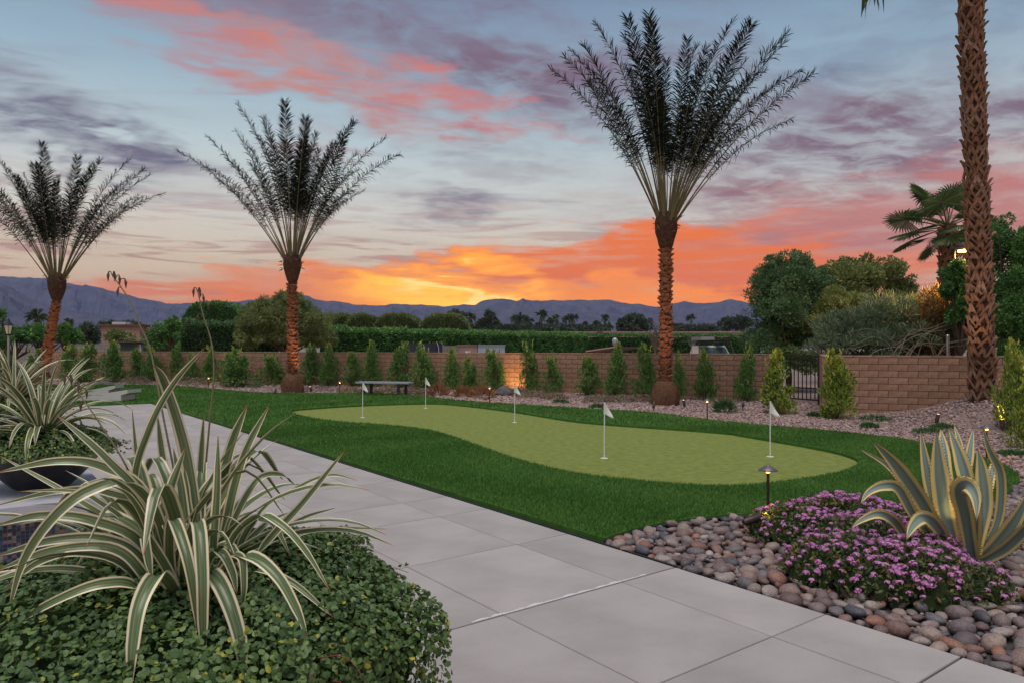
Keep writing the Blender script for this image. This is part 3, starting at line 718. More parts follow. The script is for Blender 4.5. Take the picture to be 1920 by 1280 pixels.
def date_palm(base, top, scale, label, tilt=None, seed=1, nf=34, rootball=True, outer=()):
    r = np.random.default_rng(seed); base = np.asarray(base, float); top = np.asarray(top, float)
    root = thing('date_palm', base, label, 'palm tree', 'date palms along the block wall')
    hgt = top[2] - base[2]; ax = (top - base)
    at = lambda z: base + ax * (z / hgt) + np.array([0, 0, 0]) * 0
    zz = np.linspace(-.05, hgt - .75, 24); rr = np.interp(zz, [0, .6, hgt - .8], [.18, .155, .135])
    mb = MB(); mb.tube([at(z) for z in zz], rr, 14); trunk = part('trunk', mb, 'palm_fibre', root, True)
    z = .55 if rootball else .1; row = 0
    while z < hgt - .78:
        n = 8; c = at(z); r0 = float(np.interp(z, [0, .6, hgt - .8], [.18, .155, .135]))
        for k in range(n):
            th = (k + .5 * (row % 2)) / n * 2 * math.pi + r.normal(0, .05)
            if math.sin(th) > .55: continue                      # the far side of the trunk is never in view
            M = Matrix.Translation(tuple(c - base + np.array([math.cos(th), math.sin(th), 0]) * r0 + np.array([0, 0, r.normal(0, .026)]))) @ Matrix.Rotation(th - math.pi / 2, 4, 'Z') @ Matrix.Rotation(r.normal(0, .2), 4, 'Y') @ Matrix.Diagonal((r.uniform(.8, 1.15), r.uniform(.6, 1.3), r.uniform(.9, 1.1), 1))
            inst('leaf_base', BOOT[0], trunk, M)
        z += .122; row += 1
    if rootball:
        mb = MB(); mb.lathe([(.36, -.04), (.375, .1), (.37, .28), (.335, .45), (.28, .56), (.22, .63), (.17, .65)], base, 28, jit=.045); rs = part('root_skirt', mb, 'root_mass', root, True); mb = MB(); n_ = 420; th = r.random(n_) * 6.28; z_ = r.uniform(0, .6, n_); rr_ = np.interp(z_, [0, .28, .45, .56, .63], [.37, .37, .335, .28, .22])
        d_ = np.c_[np.cos(th), np.sin(th), np.zeros(n_)]; kites(mb, base + d_ * rr_[:, None] * .97 + np.c_[np.zeros((n_, 2)), z_], d_ * .7 + r.normal(size=(n_, 3)) * .5 + [0, 0, -.5], r.uniform(.05, .12, n_), .012); part('root_fibres', mb, 'root_mass', rs, kind='stuff')
    c = at(hgt - .82); mb = MB()
    mb.lathe([(.15, 0), (.19, .1), (.24, .28), (.29, .46), (.315, .6), (.3, .74), (.26, .9), (.15, 1.02), (.0, 1.05)], c, 22, jit=.03); head = part('crown_base', mb, 'palm_fibre', root, True)
    mb = MB()
    for k in range(30):                                           # ragged fibre ends
        th = r.random() * 6.28; z_ = r.uniform(.42, .95); q = c + np.array([math.cos(th) * .3, math.sin(th) * .3, z_])
        kites(mb, q[None], np.array([[math.cos(th), math.sin(th), r.uniform(-.6, .9)]]), r.uniform(.1, .26), .05)
    part('fibre', mb, 'palm_boot', head)
    spec = [(r.uniform(0, 6.28), (3 + 25 * r.random() ** .75), r.uniform(.74, 1.0), int(r.choice([0, 1, 2, 6]))) for _ in range(nf)]
    spec = [(a_, i_, l_ * min(1, .8 + i_ * .012), k_) for a_, i_, l_, k_ in spec]
    spec += [(r.uniform(0, 6.28), r.uniform(22, 36), r.uniform(.68, .9), int(r.choice([1, 3, 4, 5]))) for _ in range(8)] + list(outer)
    ctop = at(hgt - .82) - base + np.array([0, 0, .78])
    for th, inc, ls, k in spec:
        off = np.array([math.cos(th), math.sin(th), 0]) * (.05 + .2 * min(1, inc / 40))
        M = Matrix.Translation(tuple(ctop + off - np.array([0, 0, .003 * inc]))) @ Matrix.Rotation(th, 4, 'Z') @ Matrix.Rotation(R(inc), 4, 'Y') @ Matrix.Rotation(r.normal(0, .45), 4, 'Z') @ Matrix.Scale(scale * ls, 4)
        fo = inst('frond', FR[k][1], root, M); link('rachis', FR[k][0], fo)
    return root
PI = math.pi
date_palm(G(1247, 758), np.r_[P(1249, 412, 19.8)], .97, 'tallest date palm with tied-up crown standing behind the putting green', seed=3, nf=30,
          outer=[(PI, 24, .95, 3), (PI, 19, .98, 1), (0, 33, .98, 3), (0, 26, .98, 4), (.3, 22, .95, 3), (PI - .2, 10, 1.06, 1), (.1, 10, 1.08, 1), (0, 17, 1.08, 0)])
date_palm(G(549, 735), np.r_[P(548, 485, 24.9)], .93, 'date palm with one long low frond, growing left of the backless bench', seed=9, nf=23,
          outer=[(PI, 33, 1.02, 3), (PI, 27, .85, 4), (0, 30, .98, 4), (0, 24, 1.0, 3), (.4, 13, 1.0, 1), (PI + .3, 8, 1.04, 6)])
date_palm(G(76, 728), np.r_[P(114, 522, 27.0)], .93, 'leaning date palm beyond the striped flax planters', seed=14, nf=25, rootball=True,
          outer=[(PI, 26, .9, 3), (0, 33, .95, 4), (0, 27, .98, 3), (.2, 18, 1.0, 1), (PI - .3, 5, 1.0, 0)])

def fan_leaf_mesh(seed, seg=34, rad=.95, pet=1.1):
    r = np.random.default_rng(seed); q = MB(); st = MB()
    st.tube([(0, 0, 0), (.02, 0, pet * .5), (.06, 0, pet)], [.03, .022, .016], 5, (.7, .5, .5))
    c = np.array([.06, 0, pet])
    for a in np.linspace(-2.35, 2.35, seg):
        L = rad * (1 - .12 * abs(a) / 2.3) * r.uniform(.92, 1.06); d = np.array([.25 - .1 * abs(a), math.sin(a), math.cos(a)]); d /= np.linalg.norm(d)
        s = norm(np.cross(d, [1, 0, 0])) * .03; up = np.array([.03, 0, 0])
        m = c + d * L * .55; e_ = c + d * L * .82 - np.array([0, 0, .1 * L]) ; t_ = c + d * L * .93 - np.array([0, 0, r.uniform(.22, .42) * L])
        v = [c, m - s, m + up, m + s, e_ - s * .3, e_ + s * .3, t_]
        q.add(v, [[0, 1, 2], [0, 2, 3], [1, 4, 2], [2, 4, 5], [2, 5, 3], [4, 6, 5]], (r.random() * .9, .5, .5))
    return st.mesh('petiole', 'rachis', smooth=True), q.mesh('frond', 'fan_leaf')
FL = [fan_leaf_mesh(70 + i) for i in range(4)]
def vboot(fork=.13):
    q = MB()
    for s in (-1, 1):
        p = np.array([[s * fork, -.02, -.17], [s * fork * .72, .035, -.05], [s * .03, .062, .09], [s * .012, .1, .17]]); w = np.array([.026, .036, .036, .02])
        a = p + np.c_[-w, 0 * w, 0 * w]; b = p + np.c_[w, 0 * w, 0 * w]; c = p + np.c_[0 * w, -.045 + 0 * w, 0 * w]
        v = np.vstack([a, b, c]); k = np.arange(3)
        q.add(v, np.vstack([np.c_[k, k + 1, k + 5, k + 4], np.c_[k + 4, k + 5, k + 9, k + 8], np.c_[k, k + 8, k + 9, k + 1]]))
    q.add([[-.05, -.03, -.1], [.05, -.03, -.1], [.06, .03, .08], [-.06, .03, .08]], [[0, 1, 2, 3]])
    return q.mesh('leaf_base', 'fan_boot')
VB = [vboot(.13), vboot(.1), vboot(.155)]
def fan_palm(base, hgt, r0, label, rows, per, nf, seed, lean=(0, 0), leaf=1.0, bscale=1.0, zs=.1, bulge=.0):
    r = np.random.default_rng(seed); base = np.asarray(base, float)
    root = thing('fan_palm', base, label, 'palm tree', 'fan palms')
    at = lambda z: np.array([lean[0] * z / hgt, lean[1] * z / hgt, z])
    rz_ = lambda z: r0 * np.interp(z, [0, .3, 1.2, hgt * .5, hgt], [1.35 + bulge, 1.15, 1.0, .84, .95])
    zz = np.linspace(-.1, hgt, 30); mb = MB(); mb.tube([at(z) + base for z in zz], [rz_(z) for z in zz], 16); trunk = part('trunk', mb, 'palm_fibre', root, True)
    for i in range(rows):
        z = zs + (hgt - zs) * i / rows
        for k in range(per):
            th = (k + .5 * (i % 2)) / per * 2 * PI + r.normal(0, .06)
            if math.sin(th) > .6: continue
            M = Matrix.Translation(tuple(at(z) + np.array([math.cos(th), math.sin(th), 0]) * rz_(z))) @ Matrix.Rotation(th - PI / 2, 4, 'Z') @ Matrix.Rotation(r.normal(0, .12), 4, 'Y') @ Matrix.Rotation(r.normal(-.12, .14), 4, 'X') @ Matrix.Diagonal((r.uniform(.85, 1.15) * bscale, r.uniform(.7, 1.3) * bscale, r.uniform(.85, 1.2) * bscale, 1))
            inst('leaf_base', VB[r.integers(3)], trunk, M)
    for k in range(nf):
        th = k * 2.4 + r.normal(0, .2); inc = 12 + 112 * (k / nf) ** .8 + r.normal(0, 5)
        M = Matrix.Translation(tuple(at(hgt) + np.array([0, 0, -.1]))) @ Matrix.Rotation(th, 4, 'Z') @ Matrix.Rotation(R(inc), 4, 'Y') @ Matrix.Rotation(r.normal(0, .3), 4, 'Z') @ Matrix.Scale(leaf * r.uniform(.85, 1.1), 4)
        fo = inst('frond', FL[k % 4][1], root, M); link('petiole', FL[k % 4][0], fo)
    return root
bx = P(1843, 745, 15.0); bx[2] = gz(bx[0], bx[1]) - .05
BIGFAN = fan_palm(bx, 10.1, .2, 'tall fan palm with criss-cross leaf bases on the gravel mound', 46, 9, 26, 5, lean=(-.32, 0), leaf=1.12, bscale=.86)
ct_ = bx + np.array([-.32, 0, 10.0]); tipb = P(1642, -46, 15.0); mb = MB(); mb.tube(spline([ct_, ct_ + [-.7, 0, .25], (ct_ + tipb) / 2 + [-.3, 0, .35], tipb], 12), np.linspace(.03, .014, 12), 6); pt_ = part('petiole', mb, 'rachis', BIGFAN, True)
mb = MB()
for k in range(22):
    a_ = tipb + [rng.normal(0, .05), rng.normal(0, .05), 0]; e_ = tipb + [rng.normal(-.08, .16), rng.normal(0, .16), -rng.uniform(.45, .82)]; m_ = (a_ + e_) / 2 + [rng.normal(0, .04), 0, .1]; s_ = np.array([.022, .01, 0]); mb.add([a_, m_ - s_, e_, m_ + s_], [[0, 1, 2], [0, 2, 3]], (rng.random() * .6, .5, .5))
part('frond', mb, 'fan_leaf', BIGFAN)
bq = P(1776, 600, 23.0); bq[2] = -.1
fan_palm(bq, float(P(0, 420, 23.0)[2] + .1), .19, 'smaller green fan palm behind the street lamp', 16, 8, 24, 8, leaf=.98, bscale=1.15, zs=1.8)

# ------------------------------------------------------------------ planters with striped flax
def ribbon(mb, pts, wid, side, n_across=7, fold=.25, tone=.5, thick=0.0):
    pts = np.asarray(pts, float); k = len(pts); T = norm(np.gradient(pts, axis=0))
    side = np.broadcast_to(side, pts.shape); s = norm(side - T * np.sum(side * T, 1, keepdims=True)); nn = np.cross(s, T)
    a = np.linspace(-1, 1, n_across)
    v = pts[:, None] + s[:, None] * (a[None, :, None] * wid[:, None, None] / 2) + nn[:, None] * (np.abs(a)[None, :, None] * wid[:, None, None] * fold)
    ac = np.tile((a + 1) / 2, k); al = np.repeat(np.linspace(0, 1, k), n_across)
    i = np.arange(k - 1)[:, None] * n_across + np.arange(n_across - 1)[None]; i = i[..., None]
    f = (i + np.array([0, 1, n_across + 1, n_across])).reshape(-1, 4)
    c = np.c_[np.full(len(ac), tone), ac, al]
    if thick:
        v2 = pts[:, None] + s[:, None] * (a[None, :, None] * wid[:, None, None] / 2) + nn[:, None] * ((np.abs(a) * fold - thick * (1 - a ** 2) - .01)[None, :, None] * wid[:, None, None])
        n0 = k * n_across; f2 = f[:, ::-1] + n0; e = np.arange(k - 1) * n_across
        edge = np.vstack([np.c_[e, e + n_across, e + n_across + n0, e + n0], np.c_[e + n_across - 1, e + n_across - 1 + n0, e + 2 * n_across - 1 + n0, e + 2 * n_across - 1]])
        mb.add(np.vstack([v.reshape(-1, 3), v2.reshape(-1, 3)]), np.vstack([f, f2, edge]), np.vstack([c, c]))
    else: mb.add(v.reshape(-1, 3), f, c)
def wprof(k, w, tip=.0): t = np.linspace(0, 1, k); return w * np.interp(t, [0, .12, .5, .8, .93, 1], [.75, .9, 1, .72, .34, .03])
def flax_leaf(root, ctrl, w, a_view=.7, tone=None, k=22, fold=.22):
    c = np.asarray(ctrl, float); pts = spline(c, k); T = norm(np.gradient(pts, axis=0))
    view = norm(pts - np.array([0, 0, H])); face = np.cross(T, view)
    hd = c[-1] - c[0]; hd[2] = 0; nat = norm(np.cross(hd if np.linalg.norm(hd) > .03 else np.array([1.0, .2, 0]), [0, 0, 1.0]))
    face[(face @ nat) < 0] *= -1 if (face @ nat).mean() < 0 else 1
    if (face @ nat).mean() < 0: nat = -nat
    side = norm(norm(face) * a_view + nat * (1 - a_view))
    for _ in range(3): side[1:-1] = norm(side[:-2] + side[1:-1] + side[2:])
    nn = np.cross(side.mean(0), T.mean(0))
    mb = MB(); ribbon(mb, pts, wprof(k, w), side, 7, fold if nn[2] > 0 else -fold, rng.uniform(.25, .95) if tone is None else tone)
    return part('leaf', mb, 'flax', root, True)
def rand_flax(root, c, n, Lr, w, seed, up=1.0):
    r = np.random.default_rng(seed)
    for i in range(n):
        th = i * 2.4 + r.normal(0, .3); q = (i + .5) / n; inc = R(8 + 58 * q + r.normal(0, 6)); L = r.uniform(*Lr) * (1 - .15 * q); bend = r.uniform(.3, 1.1) + 1.0 * q
        d = np.array([math.cos(th), math.sin(th), 0]); s = np.linspace(0, 1, 7); a = inc + bend * s ** 1.7
        x = np.concatenate([[0], np.cumsum(np.sin(a[1:]))]) * L / 6; z = np.concatenate([[0], np.cumsum(np.cos(a[1:]))]) * L / 6
        flax_leaf(root, c + d * (.03 + x[:, None]) + np.c_[np.zeros((7, 2)), z], w * r.uniform(.7, 1.2), r.uniform(.0, .5), k=16)
def mound(c, rx, ry, hz_, n, leaf, seed, trail=30, low=-.35, drop=.62):
    r = np.random.default_rng(seed)
    u = norm(r.normal(size=(n * 2, 3))); u = u[u[:, 2] > low][:n]; m = len(u)
    lf_ = lambda w: 1 + .1 * np.sin(w[:, 0] * 7 + 1) * np.sin(w[:, 1] * 6 + seed) + .05 * np.sin(w[:, 0] * 15 + w[:, 1] * 13)
    lump = lf_(u)
    sh = (.88 + .14 * r.random(m) ** .6) * lump
    def shape(w):                                             # dome above, hanging skirt below
        q = w * np.array([rx, ry, hz_]); dn = w[:, 2] < 0; h = norm(np.c_[w[:, :2], np.zeros(len(w))])
        q[dn] = (h * np.array([rx, ry, 0]))[dn] * (1 - .22 * np.abs(w[dn, 2:]) ** 1.5); q[dn, 2] = w[dn, 2] * drop; return q
    p = shape(u) * sh[:, None] + c
    nrm_ = norm(norm(np.where(u[:, 2:] < 0, u * [1, 1, .1], u * [1, 1, 2.2])) + .62 * r.normal(size=u.shape) + np.array([0, 0, .35]))
    a = norm(np.cross(nrm_, r.normal(size=u.shape))); b = np.cross(nrm_, a); th = np.arange(6) / 6 * 2 * PI
    s = leaf * r.uniform(.6, 1.2, m)
    v = p[:, None] + s[:, None, None] * (np.cos(th)[None, :, None] * a[:, None] + .85 * np.sin(th)[None, :, None] * b[:, None]) + (nrm_ * s[:, None] * .08)[:, None] * (np.cos(th * 2)[None, :, None])
    f = (np.array([[0, 1, 2], [0, 2, 3], [0, 3, 4], [0, 4, 5]])[None] + (np.arange(m) * 6)[:, None, None]).reshape(-1, 3)
    patch = np.sin(u[:, 0] * 5 + seed) * np.sin(u[:, 1] * 4.2 + 2) * .5 + .5
    t = np.clip(.72 * r.random(m) + .2 * patch, 0, .9); yel = r.random(m) < .035 * patch + .008; t[yel] = r.uniform(.9, .99, yel.sum())
    q = MB(); q.add(v.reshape(-1, 3), f, np.repeat(np.c_[t, t, t], 6, 0))
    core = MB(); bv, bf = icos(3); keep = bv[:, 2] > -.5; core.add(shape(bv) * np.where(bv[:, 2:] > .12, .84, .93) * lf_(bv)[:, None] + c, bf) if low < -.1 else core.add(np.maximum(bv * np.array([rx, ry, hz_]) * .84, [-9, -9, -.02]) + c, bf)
    tw = MB()
    for _ in range(trail):
        th_ = r.random() * 6.28; d = np.array([math.cos(th_), math.sin(th_), 0]); e0 = c + d * np.array([rx, ry, 0]) * .86 + np.array([0, 0, r.uniform(-.2, .3) * hz_])
        L = r.uniform(.08, .22); pts = np.array([e0, e0 + d * L * .6 + [0, 0, .03], e0 + d * L + [0, 0, -.04 * r.random()]]); tw.tube(spline(pts, 7), np.linspace(.0016, .0008, 7), 4)
        k = 12; s_ = np.linspace(.15, 1, k)[:, None]; pp = pts[0] * (1 - s_) + pts[2] * s_ + [0, 0, .025]
        kites(q, pp, r.normal(size=(k, 3)) + [0, 0, .4], leaf * 2.0, leaf * 1.8, tone=r.uniform(.2, .85, k))
    return q, core, tw
def planter(u, label, plabel, flabel, seed, n, low, leaf, detail):
    c = UV(u, .44, 0.0); r0 = seed
    ped = thing('pedestal', UV(u, 0.12, -.02), plabel, 'pedestal', 'tiled pedestals beside the walk')
    cc = UV(u, 0.115, 0); mb = MB(); mb.box(cc + [0, 0, .2], (1.34, 1.33, .44), AU); part('body', mb, 'pedestal', ped)
    mb = MB(); mb.box(cc + [0, 0, .465], (1.42, 1.41, .09), AU); part('coping', mb, 'coping', ped)
    mb = MB(); t0 = .0245
    for face in range(2):                                     # mosaic on the two faces turned to the walk's near end
        for i in range(int(1.30 / t0)):
            for j in range(int(.36 / t0)):
                s = -.65 + (i + .5) * t0; z = .045 + (j + .5) * t0
                if face == 0: q = UV(u - .671, .115 + s, z); rz = AV
                else: q = UV(u + s, .115 + .666, z); rz = AU
                mb.box(q, (t0 - .003, .008, t0 - .003), rz, (rng.random(), .5, .5))
    part('mosaic_tiles', mb, 'mosaic', ped, kind='stuff')
    mb = MB(); mb.lathe([(0, .512), (.17, .512), (.2, .53), (.3, .63), (.38, .73), (.42, .775), (.435, .79), (.415, .795), (.4, .77), (.33, .72), (0, .7)], c, 40); 
    solo('planter_bowl', mb, 'bowl', UV(u, .44, .512), label, 'planter', 'black bowl planters', smooth=True)
    gc = thing('ground_cover', UV(u, .44, .74), flabel[0], 'plant', 'round-leaved plants spilling over the bowls')
    q, core, tw = mound(c + [0, 0, .78], (.68 if detail else .5), (.68 if detail else .5), .24 if detail else .2, n, leaf, seed, 40 if detail else 26, low)
    part('branches', core, 'inner_twigs', gc, True); part('foliage', q, 'mound_leaf', gc); part('trailing_stems', tw, 'twig', gc, kind='stuff')
    fx = thing('flax_plant', UV(u, .44, .76), flabel[1], 'flax', 'striped flax plants')
    return fx, c + np.array([0, 0, .93])
fx1, ctr = planter(2.16, 'black bowl under the largest striped flax', 'mosaic pedestal under the largest striped flax', ('lush round-leaved mound around the largest striped flax', 'largest striped cream and green flax with brown-tipped leaves'), 21, 46000, -.62, .0088, True)
fx2, c2 = planter(6.5, 'black flared bowl on the mosaic pedestal by the walk', 'grey pedestal with blue and brown mosaic tiles by the walk', ('trailing round-leaved plant over the rim of the black bowl', 'striped flax with pale arching leaves in the black flared bowl'), 22, 7000, -.02, .0115, False)
fx3, c3 = planter(10.84, 'black bowl of the planter closest to the concrete ramps', 'mosaic pedestal of the planter closest to the concrete ramps', ('round-leaved plant in the planter closest to the concrete ramps', 'upright striped flax in the planter closest to the concrete ramps'), 23, 4600, -.02, .013, False)
rand_flax(fx2, c2 - [0, 0, .05], 64, (.5, .85), .04, 5)
rand_flax(fx3, c3 - [0, 0, .05], 70, (.6, .95), .045, 6)
# leaves of the large flax: photo column/row (half-size crop) and distance, base first
B0 = [(700, 1080, 2.0)]
Z7 = lambda p: P(p[0] / 2, 640 + p[1] / 2, p[2])
LV = [
 ([(735, 1080, 2.0), (745, 760, 2.02), (700, 420, 2.05), (625, 170, 2.02), (578, 85, 1.96)], .062), ([(560, 1000, 1.95), (505, 560, 1.95), (560, 330, 1.95), (650, 160, 1.98), (768, 22, 2.0)], .036),
 ([(700, 1080, 2.0), (560, 640, 1.9), (400, 440, 1.85), (210, 272, 1.85)], .042), ([(740, 1060, 2.05), (742, 720, 2.1), (752, 480, 2.12), (765, 268, 2.1)], .04),
 ([(790, 1080, 1.95), (800, 800, 1.92), (815, 560, 1.93), (818, 350, 1.95)], .044), ([(760, 1080, 2.05), (800, 720, 2.1), (860, 420, 2.12), (928, 235, 2.12)], .062),
 ([(790, 1080, 2.0), (850, 680, 2.05), (915, 430, 2.08), (1010, 238, 2.1)], .05), ([(780, 1060, 2.0), (860, 720, 2.0), (960, 525, 2.05), (1045, 497, 2.1), (1105, 535, 2.12)], .034),
 ([(800, 1060, 1.95), (980, 780, 1.95), (1140, 600, 1.97), (1295, 405, 2.0)], .038), ([(800, 1040, 2.1), (960, 660, 2.15), (1120, 545, 2.2), (1240, 500, 2.22), (1340, 520, 2.2)], .022),
 ([(800, 1040, 2.1), (950, 790, 2.1), (1120, 670, 2.12), (1260, 622, 2.12)], .024), ([(860, 1000, 2.1), (1080, 750, 2.15), (1240, 702, 2.15), (1452, 702, 2.1)], .02),
 ([(760, 1080, 2.0), (860, 760, 1.95), (970, 655, 1.9), (1060, 690, 1.86), (1150, 790, 1.84), (1238, 935, 1.82)], .036), ([(820, 1040, 2.0), (920, 720, 2.02), (1010, 672, 2.02), (1090, 800, 1.98)], .036),
 ([(780, 1060, 1.9), (840, 860, 1.8), (940, 805, 1.74), (1040, 880, 1.7), (1110, 1000, 1.68), (1155, 1115, 1.67)], .05), ([(800, 1080, 1.95), (940, 870, 1.86), (1080, 895, 1.8), (1250, 1032, 1.76)], .034),
 ([(740, 1080, 1.9), (770, 850, 1.78), (825, 788, 1.72), (870, 860, 1.7), (888, 945, 1.69)], .04), ([(760, 1080, 1.92), (830, 840, 1.82), (900, 805, 1.75), (915, 900, 1.72), (908, 1015, 1.71)], .034),
 ([(700, 1120, 1.95), (640, 850, 1.78), (645, 670, 1.7), (700, 800, 1.62), (738, 1000, 1.6), (742, 1095, 1.6)], .046), ([(720, 1120, 1.95), (690, 850, 1.78), (740, 678, 1.68), (758, 860, 1.6), (760, 1050, 1.58), (766, 1210, 1.58)], .052),
 ([(700, 1120, 1.92), (650, 930, 1.74), (585, 880, 1.62), (525, 980, 1.54), (498, 1140, 1.5), (485, 1330, 1.48)], .06), ([(740, 1120, 1.92), (760, 930, 1.72), (800, 875, 1.64), (860, 985, 1.58), (905, 1150, 1.55), (905, 1320, 1.54)], .062),
 ([(660, 1140, 1.9), (560, 1085, 1.76), (420, 1092, 1.7), (230, 1132, 1.66), (10, 1172, 1.64)], .042), ([(640, 1100, 1.9), (520, 930, 1.74), (400, 905, 1.68), (220, 965, 1.64), (-60, 1120, 1.62)], .044),
 ([(680, 1080, 1.98), (600, 680, 1.84), (480, 535, 1.76), (330, 560, 1.7), (200, 660, 1.66), (90, 820, 1.64), (30, 1020, 1.62)], .05), ([(680, 1060, 2.0), (560, 600, 1.94), (400, 475, 1.9), (220, 448, 1.86), (-20, 492, 1.84)], .046),
 ([(670, 1060, 2.0), (540, 660, 1.94), (400, 565, 1.9), (220, 560, 1.86), (-20, 615, 1.84)], .036), ([(660, 1060, 1.96), (540, 770, 1.86), (350, 672, 1.8), (150, 652, 1.77), (-20, 690, 1.76)], .05),
 ([(660, 1080, 1.94), (540, 830, 1.82), (400, 745, 1.78), (200, 745, 1.75), (-20, 805, 1.73)], .05), ([(650, 1080, 1.9), (540, 880, 1.78), (420, 775, 1.74), (200, 782, 1.71), (-20, 860, 1.7)], .046),
 ([(640, 1080, 1.88), (480, 850, 1.76), (300, 790, 1.72), (140, 830, 1.7), (20, 930, 1.68)], .036), ([(640, 1060, 2.02), (480, 740, 2.0), (280, 585, 1.98), (0, 428, 1.98)], .03),
 ([(690, 1060, 2.05), (640, 620, 2.1), (610, 440, 2.12), (590, 272, 2.12)], .044), ([(640, 1080, 1.9), (590, 750, 1.86), (630, 580, 1.85), (696, 395, 1.88)], .052),
 ([(700, 1080, 1.9), (650, 900, 1.76), (552, 738, 1.7), (556, 810, 1.67), (570, 890, 1.66)], .04), ([(720, 1060, 2.0), (715, 740, 2.02), (700, 600, 2.03), (692, 470, 2.04)], .05),
 ([(720, 1080, 1.98), (700, 780, 1.98), (680, 560, 2.0), (650, 400, 2.02)], .05), ([(770, 1080, 2.0), (900, 800, 2.02), (990, 690, 2.05), (1080, 640, 2.1)], .034),
 ([(760, 1080, 2.0), (840, 780, 2.04), (880, 640, 2.06), (940, 560, 2.1)], .044), ([(690, 1080, 2.05), (560, 720, 2.1), (520, 500, 2.14), (495, 250, 2.16)], .03),
 ([(640, 1080, 1.92), (460, 800, 1.84), (330, 690, 1.8), (180, 640, 1.78)], .03), ([(660, 1080, 1.95), (500, 720, 1.9), (370, 600, 1.86), (270, 560, 1.85), (70, 560, 1.84)], .024)]
for ctl, w in LV: flax_leaf(fx1, [Z7(q) for q in ctl], w * .62, .75, k=26)
rand_flax(fx1, ctr - [0, 0, .06], 30, (.45, .72), .024, 77)
for i in range(26):                                         # short leaves filling the heart
    th = rng.uniform(0, 6.28); L = rng.uniform(.22, .5); q = ctr + [rng.normal(0, .04), rng.normal(0, .04), -.1]; d = np.array([math.cos(th), math.sin(th), 0]); k_ = rng.uniform(.3, .9)
    flax_leaf(fx1, [q, q + d * L * .3 * k_ + [0, 0, L * .5], q + d * L * .75 * k_ + [0, 0, L * .85], q + d * L * 1.1 * k_ + [0, 0, L * (1.1 - .7 * k_)]], rng.uniform(.03, .05), .35, k=14)
for ctl in ([(330, 900, 2.1), (306, 780, 2.1), (283, 660, 2.12), (262, 610, 2.12), (247, 572, 2.12), (228, 540, 2.12), (211, 518, 2.12)], [(385, 880, 2.15), (394, 780, 2.15), (401, 700, 2.15), (396, 640, 2.15), (382, 595, 2.15), (371, 548, 2.15)], [(262, 960, 2.0), (240, 880, 2.0), (185, 790, 2.0), (130, 712, 2.0)]):
    mb = MB(); pts = spline([P(*q) for q in ctl], 20); mb.tube(pts, np.linspace(.003, .0015, 20), 6); fs = part('flower_stalk', mb, 'rachis', fx1, True)
    mb = MB()
    for s, dx in ((19, -.02), (18, .02), (17, .035), (15, -.03), (19, .01)):
        a = pts[s]; b = a + np.array([dx * .55, 0, .014]); mb.tube([a, (a + b) / 2 + [0, 0, .006], b], .0014, 4); mb.tube([b, b + [dx * .1, 0, -.012], b + [dx * .1, 0, -.03]], [.0012, .0042, .0008], 5)
    part('seed_pods', mb, 'bark', fs, kind='stuff')

# ------------------------------------------------------------------ agave
ag = thing('agave', G(1822, 1046), 'large variegated agave with yellow-edged blue-grey leaves among the pebbles', 'agave')
ZA = lambda p, D: P(1560 + p[0] / 3.764, 760 + p[1] / 3.764, D)
AL = [
 ([(880, 1040), (800, 760), (755, 430), (735, 165)], 5.25, .0, .2), ([(860, 1020), (740, 740), (668, 440), (624, 170)], 5.45, .05, .14), ([(980, 1030), (975, 660), (905, 370), (822, 150)], 5.5, .1, .17),
 ([(830, 1030), (640, 690), (450, 420), (280, 243)], 5.15, -.1, .17), ([(800, 1000), (560, 640), (400, 430), (183, 298)], 5.4, .0, .07), ([(800, 1040), (590, 790), (470, 585), (360, 565), (260, 610), (200, 690)], 5.1, -.15, .12),
 ([(800, 1060), (560, 960), (440, 812), (330, 762), (220, 800), (130, 865)], 4.95, -.25, .11), ([(860, 1060), (740, 850), (640, 790), (570, 850), (525, 945)], 5.0, -.2, .15), ([(990, 1090), (945, 800), (905, 600), (960, 560), (1015, 650), (1022, 810)], 5.05, -.2, .19),
 ([(1010, 1040), (1075, 720), (1060, 470), (1028, 305)], 5.3, .05, .16), ([(1030, 1060), (1170, 820), (1192, 500), (1110, 310), (1062, 150)], 5.25, .0, .1), ([(1040, 1090), (1180, 960), (1300, 800), (1420, 560)], 5.1, -.1, .16),
 ([(1040, 1110), (1220, 1010), (1380, 860), (1500, 720)], 5.0, -.2, .13), ([(960, 1000), (940, 560), (972, 330), (998, 155)], 5.7, .15, .11), ([(950, 1000), (915, 560), (905, 300), (860, 125)], 5.75, .1, .09), ([(1020, 1000), (1090, 640), (1130, 460), (1142, 380)], 5.65, .1, .1),
 ([(840, 1020), (700, 760), (640, 660), (590, 590)], 5.55, .1, .17), ([(900, 1010), (820, 560), (790, 300), (765, 160)], 5.6, .1, .12), ([(1000, 1080), (1000, 900), (1010, 760), (1040, 620)], 5.2, -.05, .15)]
